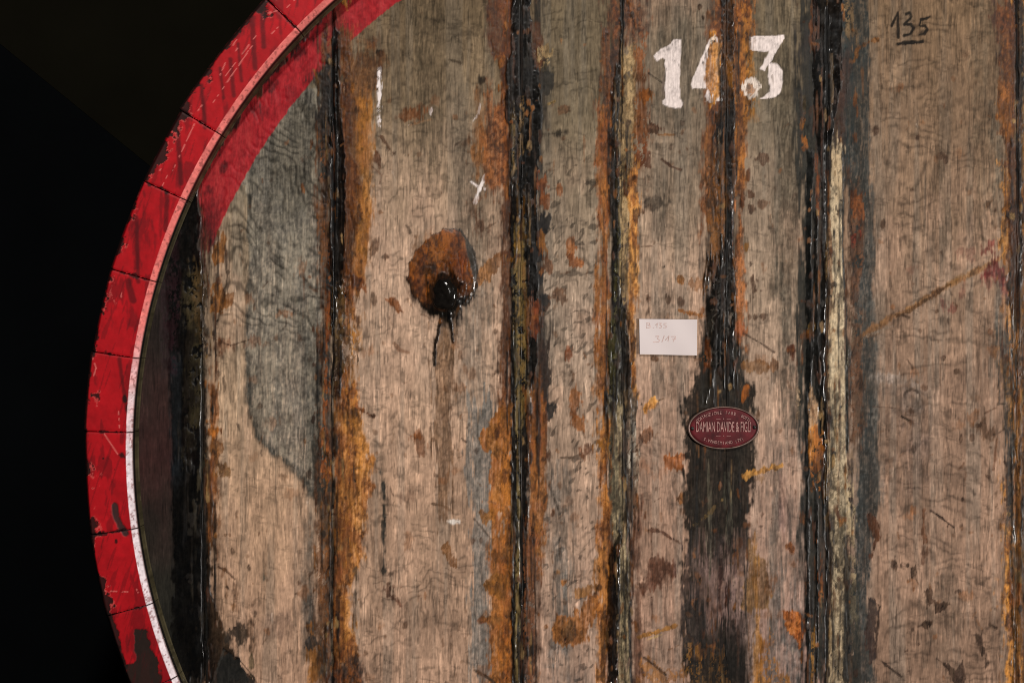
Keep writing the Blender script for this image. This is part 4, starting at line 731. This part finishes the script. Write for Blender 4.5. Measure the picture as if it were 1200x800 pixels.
    low = sm((PY-800)/60); lay(low*sm((n2+0.05)/0.1), (30, 26, 22), 0.1)
    # chipped outer edge
    e = (761-rp)-(4.0+3.0*sm((330-PY)/200)+28*n2+16*n1)*(0.8+0.5*np.sin(T*23)**2)
    m = np.clip(-e/1.5+0.5, 0, 1)*(rp > 725); lay(m*0.95, (24, 15, 13), 0.3); h = h-0.4*m
    m = np.clip(1-np.abs(e-1.0)/1.0, 0, 1)*(rp > 725)*(n2 > 0.02); lay(m*0.55, (204, 96, 90))
    m = np.clip((rp-757.5)/1.5, 0, 1); lay(m*0.9, (38, 24, 22), 0.4); lay(m*(n1+0.5 > 0.62)*0.6, (96, 40, 36))
    # dark joint edges, with paint bridging them in places
    ed = np.minimum(T-a0, a1-T)*rp
    m = np.clip((1.2+9*n1-ed)/1.4+0.3, 0, 1); lay(m*0.9, (28, 11, 12), 0.2)
    h = h-0.9*np.exp(-(ed/1.4)**2)
    # fine cracks
    lay(sm((fbm(PX+PY*.3, PY, 3, 30, 2, 116)-0.70)/0.04)*0.35, (60, 10, 14))
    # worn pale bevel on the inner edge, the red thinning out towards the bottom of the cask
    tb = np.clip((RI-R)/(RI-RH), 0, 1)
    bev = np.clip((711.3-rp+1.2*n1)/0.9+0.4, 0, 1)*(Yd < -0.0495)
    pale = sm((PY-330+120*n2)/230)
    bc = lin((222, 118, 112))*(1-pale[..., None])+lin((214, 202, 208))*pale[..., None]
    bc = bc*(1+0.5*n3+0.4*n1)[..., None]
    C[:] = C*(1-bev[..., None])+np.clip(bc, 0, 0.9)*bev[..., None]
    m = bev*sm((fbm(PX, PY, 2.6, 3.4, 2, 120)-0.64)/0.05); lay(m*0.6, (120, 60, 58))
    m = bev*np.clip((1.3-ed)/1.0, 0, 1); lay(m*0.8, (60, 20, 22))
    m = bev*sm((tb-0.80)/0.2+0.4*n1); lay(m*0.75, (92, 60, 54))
    # inner wall: dirty olive wood with a light arris
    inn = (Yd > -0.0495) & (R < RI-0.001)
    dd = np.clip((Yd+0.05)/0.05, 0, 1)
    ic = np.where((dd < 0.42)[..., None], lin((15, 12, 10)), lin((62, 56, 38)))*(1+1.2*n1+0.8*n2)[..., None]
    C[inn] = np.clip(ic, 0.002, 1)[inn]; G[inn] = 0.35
    m = inn*np.clip(1-np.abs(dd-0.9)/0.12, 0, 1)*(n2 > -0.05); lay(m*0.5, (118, 108, 84))
    body = (Yd > -0.055) & (R > RO-0.002)
    C[body] = lin((40, 30, 24)); G[body] = 0.1
    Yn = Yd-np.where(face, h*0.001, 0)
    V = np.stack([CX+R*np.cos(T), Yn, CZ+R*np.sin(T)], -1).reshape(-1, 3)
    F = grid_faces(na, len(P))
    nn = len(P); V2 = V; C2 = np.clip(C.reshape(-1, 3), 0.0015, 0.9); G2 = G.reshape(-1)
    # side cheeks of the stave: outer boundary joined to the inner one
    k = len(prof); cheeks = []
    half = [(j, k-1-j) for j in range(k//2)]
    for row in (0, na-1):
        b = row*nn
        for (p0, q0), (p1, q1) in zip(half[:-1], half[1:]):
            f = [b+p0, b+p1, b+q1, b+q0]; cheeks.append(f if row else f[::-1])
    F2 = np.r_[F, np.array(cheeks)]
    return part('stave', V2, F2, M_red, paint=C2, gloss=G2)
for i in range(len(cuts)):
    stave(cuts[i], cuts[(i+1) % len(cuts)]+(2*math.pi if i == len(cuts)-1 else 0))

# ---- iron hoops round the staves
def hoop(y0, y1, r0, r1):
    n = 160; th = np.linspace(0, 2*math.pi, n, endpoint=False)
    pr = [(r0, y0), (r0+0.006, y0), (r1+0.006, y1), (r1, y1)]
    V = np.array([[CX+r*math.cos(t), y, CZ+r*math.sin(t)] for t in th for r, y in pr])
    F = [[i*4+j, i*4+(j+1) % 4, ((i+1) % n)*4+(j+1) % 4, ((i+1) % n)*4+j] for i in range(n) for j in range(4)]
    part('hoop', V, F, M_iron)
hoop(0.05, 0.13, RO+0.008, RO+0.0145); hoop(0.30, 0.38, RO+0.032, RO+0.041)

# ---- tarred bung, a lump with a drip
def lump(cx, cy, rx, ry, hh, name, mat, seed, n=28, m=12):
    V = []; F = []
    for i in range(m+1):
        ph = (i/m)*math.pi/2
        for j in range(n):
            t = j/n*2*math.pi
            nz = 1+0.28*(float(fbm(np.array(4+1.5*math.cos(t)*math.sin(ph)), np.array(4+1.5*math.sin(t)*math.sin(ph)), .8, .8, 3, seed))-.5)*2
            px = cx+rx*math.sin(ph)*math.cos(t)*nz; py = cy-ry*math.sin(ph)*math.sin(t)*nz
            V.append([(px-600)*U, -(hh*math.cos(ph)*nz)*U-0.0022, (400-py)*U])
    for i in range(m):
        for j in range(n):
            F.append([i*n+j, (i+1)*n+j, (i+1)*n+(j+1) % n, i*n+(j+1) % n])
    return part(name, V, F, mat)
lump(522, 345, 16, 20, 6, 'bung', M_tar, 130)

# ---- maker's plate
def ell(a, b, y, n=72): return [[a*math.cos(i/n*2*math.pi), y, b*math.sin(i/n*2*math.pi)] for i in range(n)]
plate = bpy.data.objects.new('maker_plate', None)
PA, PB = 42*U, 25*U
PC = np.array([(847.5-600)*U, -0.0035, (400-501)*U])
def plate_part(name, rings, mat, parent, cap=True, smooth=True):
    n = 72; V = [v for r in rings for v in r]; F = []
    for k in range(len(rings)-1):
        for i in range(n):
            F.append([k*n+i, k*n+(i+1) % n, (k+1)*n+(i+1) % n, (k+1)*n+i])
    V = np.array(V)
    an = math.radians(1.0); c, s = math.cos(an), math.sin(an)
    V = np.stack([V[:, 0]*c-V[:, 2]*s, V[:, 1], V[:, 0]*s+V[:, 2]*c], -1)+PC
    return part(name, V, F, mat, parent, smooth=smooth)
rings = [ell(PA*.95, PB*.95, 0.004), ell(PA*.95, PB*.95, 0.0)]
for t in np.linspace(.95, 0.0001, 10): rings.append(ell(PA*t, PB*t, -0.0012*(1-t*t)))
mp_ = plate_part('maker_plate', rings, M_enamel, cask)
mp_['label'] = 'oval maroon enamel maker plate with raised metal lettering'
rings = [ell(PA*.93, PB*.93, 0.001), ell(PA*.94, PB*.94, -0.0014), ell(PA*.97, PB*.965, -0.0022), ell(PA, PB, -0.0014), ell(PA*1.005, PB*1.005, 0.004)]
plate_part('plate_rim', rings, M_pewter, mp_)
def text_mesh(s, size, sx, loc, rot=0.0, extr=0.0004):
    cu = bpy.data.curves.new('lettering', 'FONT'); cu.body = s; cu.size = size; cu.extrude = extr; cu.align_x = 'CENTER'; cu.align_y = 'CENTER'; cu.resolution_u = 3
    o = bpy.data.objects.new('lettering_curve', cu); COL.objects.link(o)
    dg = bpy.context.evaluated_depsgraph_get(); me = bpy.data.meshes.new_from_object(o.evaluated_get(dg))
    v = np.empty(len(me.vertices)*3, np.float32); me.vertices.foreach_get('co', v); v = v.reshape(-1, 3)
    bpy.data.objects.remove(o); bpy.data.curves.remove(cu)
    c, s_ = math.cos(rot), math.sin(rot)
    x = v[:, 0]*sx; z = v[:, 1]
    w = np.stack([x*c-z*s_+loc[0], -v[:, 2]+loc[1], x*s_+z*c+loc[2]], -1)
    me.vertices.foreach_set('co', w.astype(np.float32).ravel()); me.update()
    return me
def letters(name, me, mat, parent):
    me.name = name; me.materials.clear(); me.materials.append(mat)
    o = bpy.data.objects.new(name, me); COL.objects.link(o); o.parent = parent; return o
def plate_word(s, size, sx, off, rot=0.0, extr=0.0005):
    L = PC+np.array([off[0]*U, -0.0013, -off[1]*U])-OFF
    letters('letter' if len(s) == 1 else 'lettering', text_mesh(s, size*U, sx, L, rot, extr), M_letter, mp_)
plate_word('DAMIAN DAVIDE & FIGLI', 17.0, 0.345, (0, -0.5))
def arc_word(s, aa, bb, a0, a1, size, up=True):
    k = len(s)
    for i, ch in enumerate(s):
        if ch == ' ': continue
        t = math.radians(a0+(a1-a0)*i/(k-1))
        x, y = aa*math.cos(t), bb*math.sin(t)
        tx, ty = -aa*math.sin(t), bb*math.cos(t)
        rot = math.atan2(ty, tx)+(math.pi if up else 0)
        plate_word(ch, size, .8, (x, -y), rot, .0003)
arc_word('COSTRUZIONE FABB. BOTTI', 34, 17.6, 152, 28, 5.2)
arc_word('S.VENDEMIANO (TV)', 33, 17.6, 228, 312, 5.0, up=False)
plate_word('—  •  —', 5, 1.0, (0, -10.5)); plate_word('—  •  —', 5, 1.0, (0, 9.5))
for sx in (-36.5, 36.5):
    n = 14; V = []; F = []
    for k, (r, y) in enumerate([(2.2, 0), (2.2, -.0014), (1.4, -.0020), (.01, -.0020)]):
        V += [[PC[0]+(sx+r*math.cos(i/n*6.2832))*U, PC[1]+y, PC[2]+(r*math.sin(i/n*6.2832)+sx*.0175)*U] for i in range(n)]
    for k in range(3):
        F += [[k*n+i, k*n+(i+1) % n, (k+1)*n+(i+1) % n, (k+1)*n+i] for i in range(n)]
    part('screw', V, F, M_screw, mp_)

# ------------------------------------------------------------------ the card stuck on the head
card = bpy.data.objects.new('paper_card', None); COL.objects.link(card)
card['label'] = 'small white paper card with handwritten B.135 and 3/17 fixed to the cask head'
card['category'] = 'card'
cx0 = np.array([(782.5-600)*U, -0.0042, (400-415.5)*U]); card.location = cx0
nw, nh = 25, 15
q = [(-33.6, 41.8), (34.2, 41.2), (33.8, -.8), (-33.0, .6)]       # corners around the base, photograph pixels
V = []
for side in (0, 1):
    for j in range(nh):
        for i in range(nw):
            u, v = i/(nw-1), j/(nh-1)
            top = np.array(q[0])*(1-u)+np.array(q[1])*u; bot = np.array(q[3])*(1-u)+np.array(q[2])*u
            p = bot*(1-v)+top*v
            curl = 0.0012*(abs(u-.5)*2)**3+0.0012*(1-v)**2*u+0.0004*math.sin(u*9+v*4)
            V.append([p[0]*U, -curl+0.0004*side, p[1]*U])
f = grid_faces(nh, nw); F = np.r_[f, f[:, ::-1]+nh*nw]
sk = []
idx = np.arange(nh*nw).reshape(nh, nw)
loop = list(idx[0])+list(idx[1:, -1])+list(idx[-1, -2::-1])+list(idx[-2:0:-1, 0])
for a_, b_ in zip(loop, loop[1:]+loop[:1]): sk.append([b_, a_, a_+nh*nw, b_+nh*nw])
new_mesh('sheet', V, np.r_[F, np.array(sk)], M_card, card, smooth=False)
def card_curl(px, py):
    u = (px-748.9)/67.6; v = (415.5-py)/41.5
    return 0.0012*(abs(u-.5)*2)**3+0.0012*(1-v)**2*u+0.0004*math.sin(u*9+v*4)
def pen(strokes, wd, name):
    V = []; F = []
    for st in strokes:
        pts = []
        for (x0, y0), (x1, y1) in zip(st[:-1], st[1:]):
            for t in np.linspace(0, 1, 5)[:-1]: pts.append((x0+(x1-x0)*t, y0+(y1-y0)*t))
        pts.append(st[-1]); b = len(V)
        for i, (x, y) in enumerate(pts):
            x2, y2 = pts[min(i+1, len(pts)-1)]; x1, y1 = pts[max(i-1, 0)]
            dx, dy = x2-x1, y2-y1; l = math.hypot(dx, dy) or 1
            for s in (-1, 1):
                ax, ay = x-dy/l*wd/2*s, y+dx/l*wd/2*s
                V.append([(ax-782.5)*U, -card_curl(ax, ay)-0.0003, (415.5-ay)*U])
        for i in range(len(pts)-1): F.append([b+2*i, b+2*i+1, b+2*i+3, b+2*i+2])
    new_mesh(name, V, F, M_pen, card)
B = [[(758, 378.5), (757.6, 384)], [(757, 378.4), (761, 378.6), (761.4, 380.6), (758.4, 381), (762, 382), (761.6, 384), (757.2, 384.4)]]
pen(B+[[(765, 384), (765.8, 384)], [(768, 381), (770.4, 378.5), (769.6, 384)], [(772, 378.8), (775, 378.6), (773, 380.8), (775.4, 382), (774.4, 384), (772, 384)], [(781, 378.8), (778, 379), (777.8, 381), (780.4, 381.4), (780.6, 383.6), (777.4, 384)]], 0.75, 'handwriting')
pen([[(767.6, 394.2), (772, 393.4), (770, 396.6), (773, 398.4), (771.6, 400.6), (765, 400.8)], [(778.4, 392.8), (775.4, 401)], [(779.6, 398.6), (784, 393), (782.6, 400)], [(786, 394.4), (791.6, 394), (788.6, 400.2)], [(787.2, 397.4), (792, 396.8)]], 0.85, 'handwriting')

# ------------------------------------------------------------------ cellar behind
def slab(name, verts, faces, mat):
    o = new_mesh(name, np.array(verts), np.array(faces), mat, smooth=False); o['kind'] = 'structure'; return o
BOX = [[0, 1, 2, 3], [7, 6, 5, 4], [0, 4, 5, 1], [1, 5, 6, 2], [2, 6, 7, 3], [3, 7, 4, 0]]
def box(x0, x1, y0, y1, z0, z1): return [[x0, y0, z0], [x1, y0, z0], [x1, y0, z1], [x0, y0, z1], [x0, y1, z0], [x1, y1, z0], [x1, y1, z1], [x0, y1, z1]]
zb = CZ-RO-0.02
# shadow edge on wall put into colour: dark lower part, added paler leaning part
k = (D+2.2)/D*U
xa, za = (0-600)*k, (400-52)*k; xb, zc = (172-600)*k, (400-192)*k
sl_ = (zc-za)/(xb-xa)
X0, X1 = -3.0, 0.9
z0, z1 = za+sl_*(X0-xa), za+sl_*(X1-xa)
slab('wall', [[X0, 2.2, zb], [X1, 2.2, zb], [X1, 2.2, z1], [X0, 2.2, z0], [X0, 2.4, zb], [X1, 2.4, zb], [X1, 2.4, z1], [X0, 2.4, z0]], BOX, M_shaded)
slab('wall_lit_part', [[X0, 2.2, z0+.001], [X1, 2.2, z1+.001], [X1+2.2, 1.75, z1+2.4], [X0+2.2, 1.75, z0+2.4], [X0, 2.4, z0+.001], [X1, 2.4, z1+.001], [X1+2.2, 1.95, z1+2.4], [X0+2.2, 1.95, z0+2.4]], BOX, M_wall_lit)
slab('floor', box(-3, 3, -1.0, 2.19, zb-0.1, zb-0.004), BOX, M_shaded)
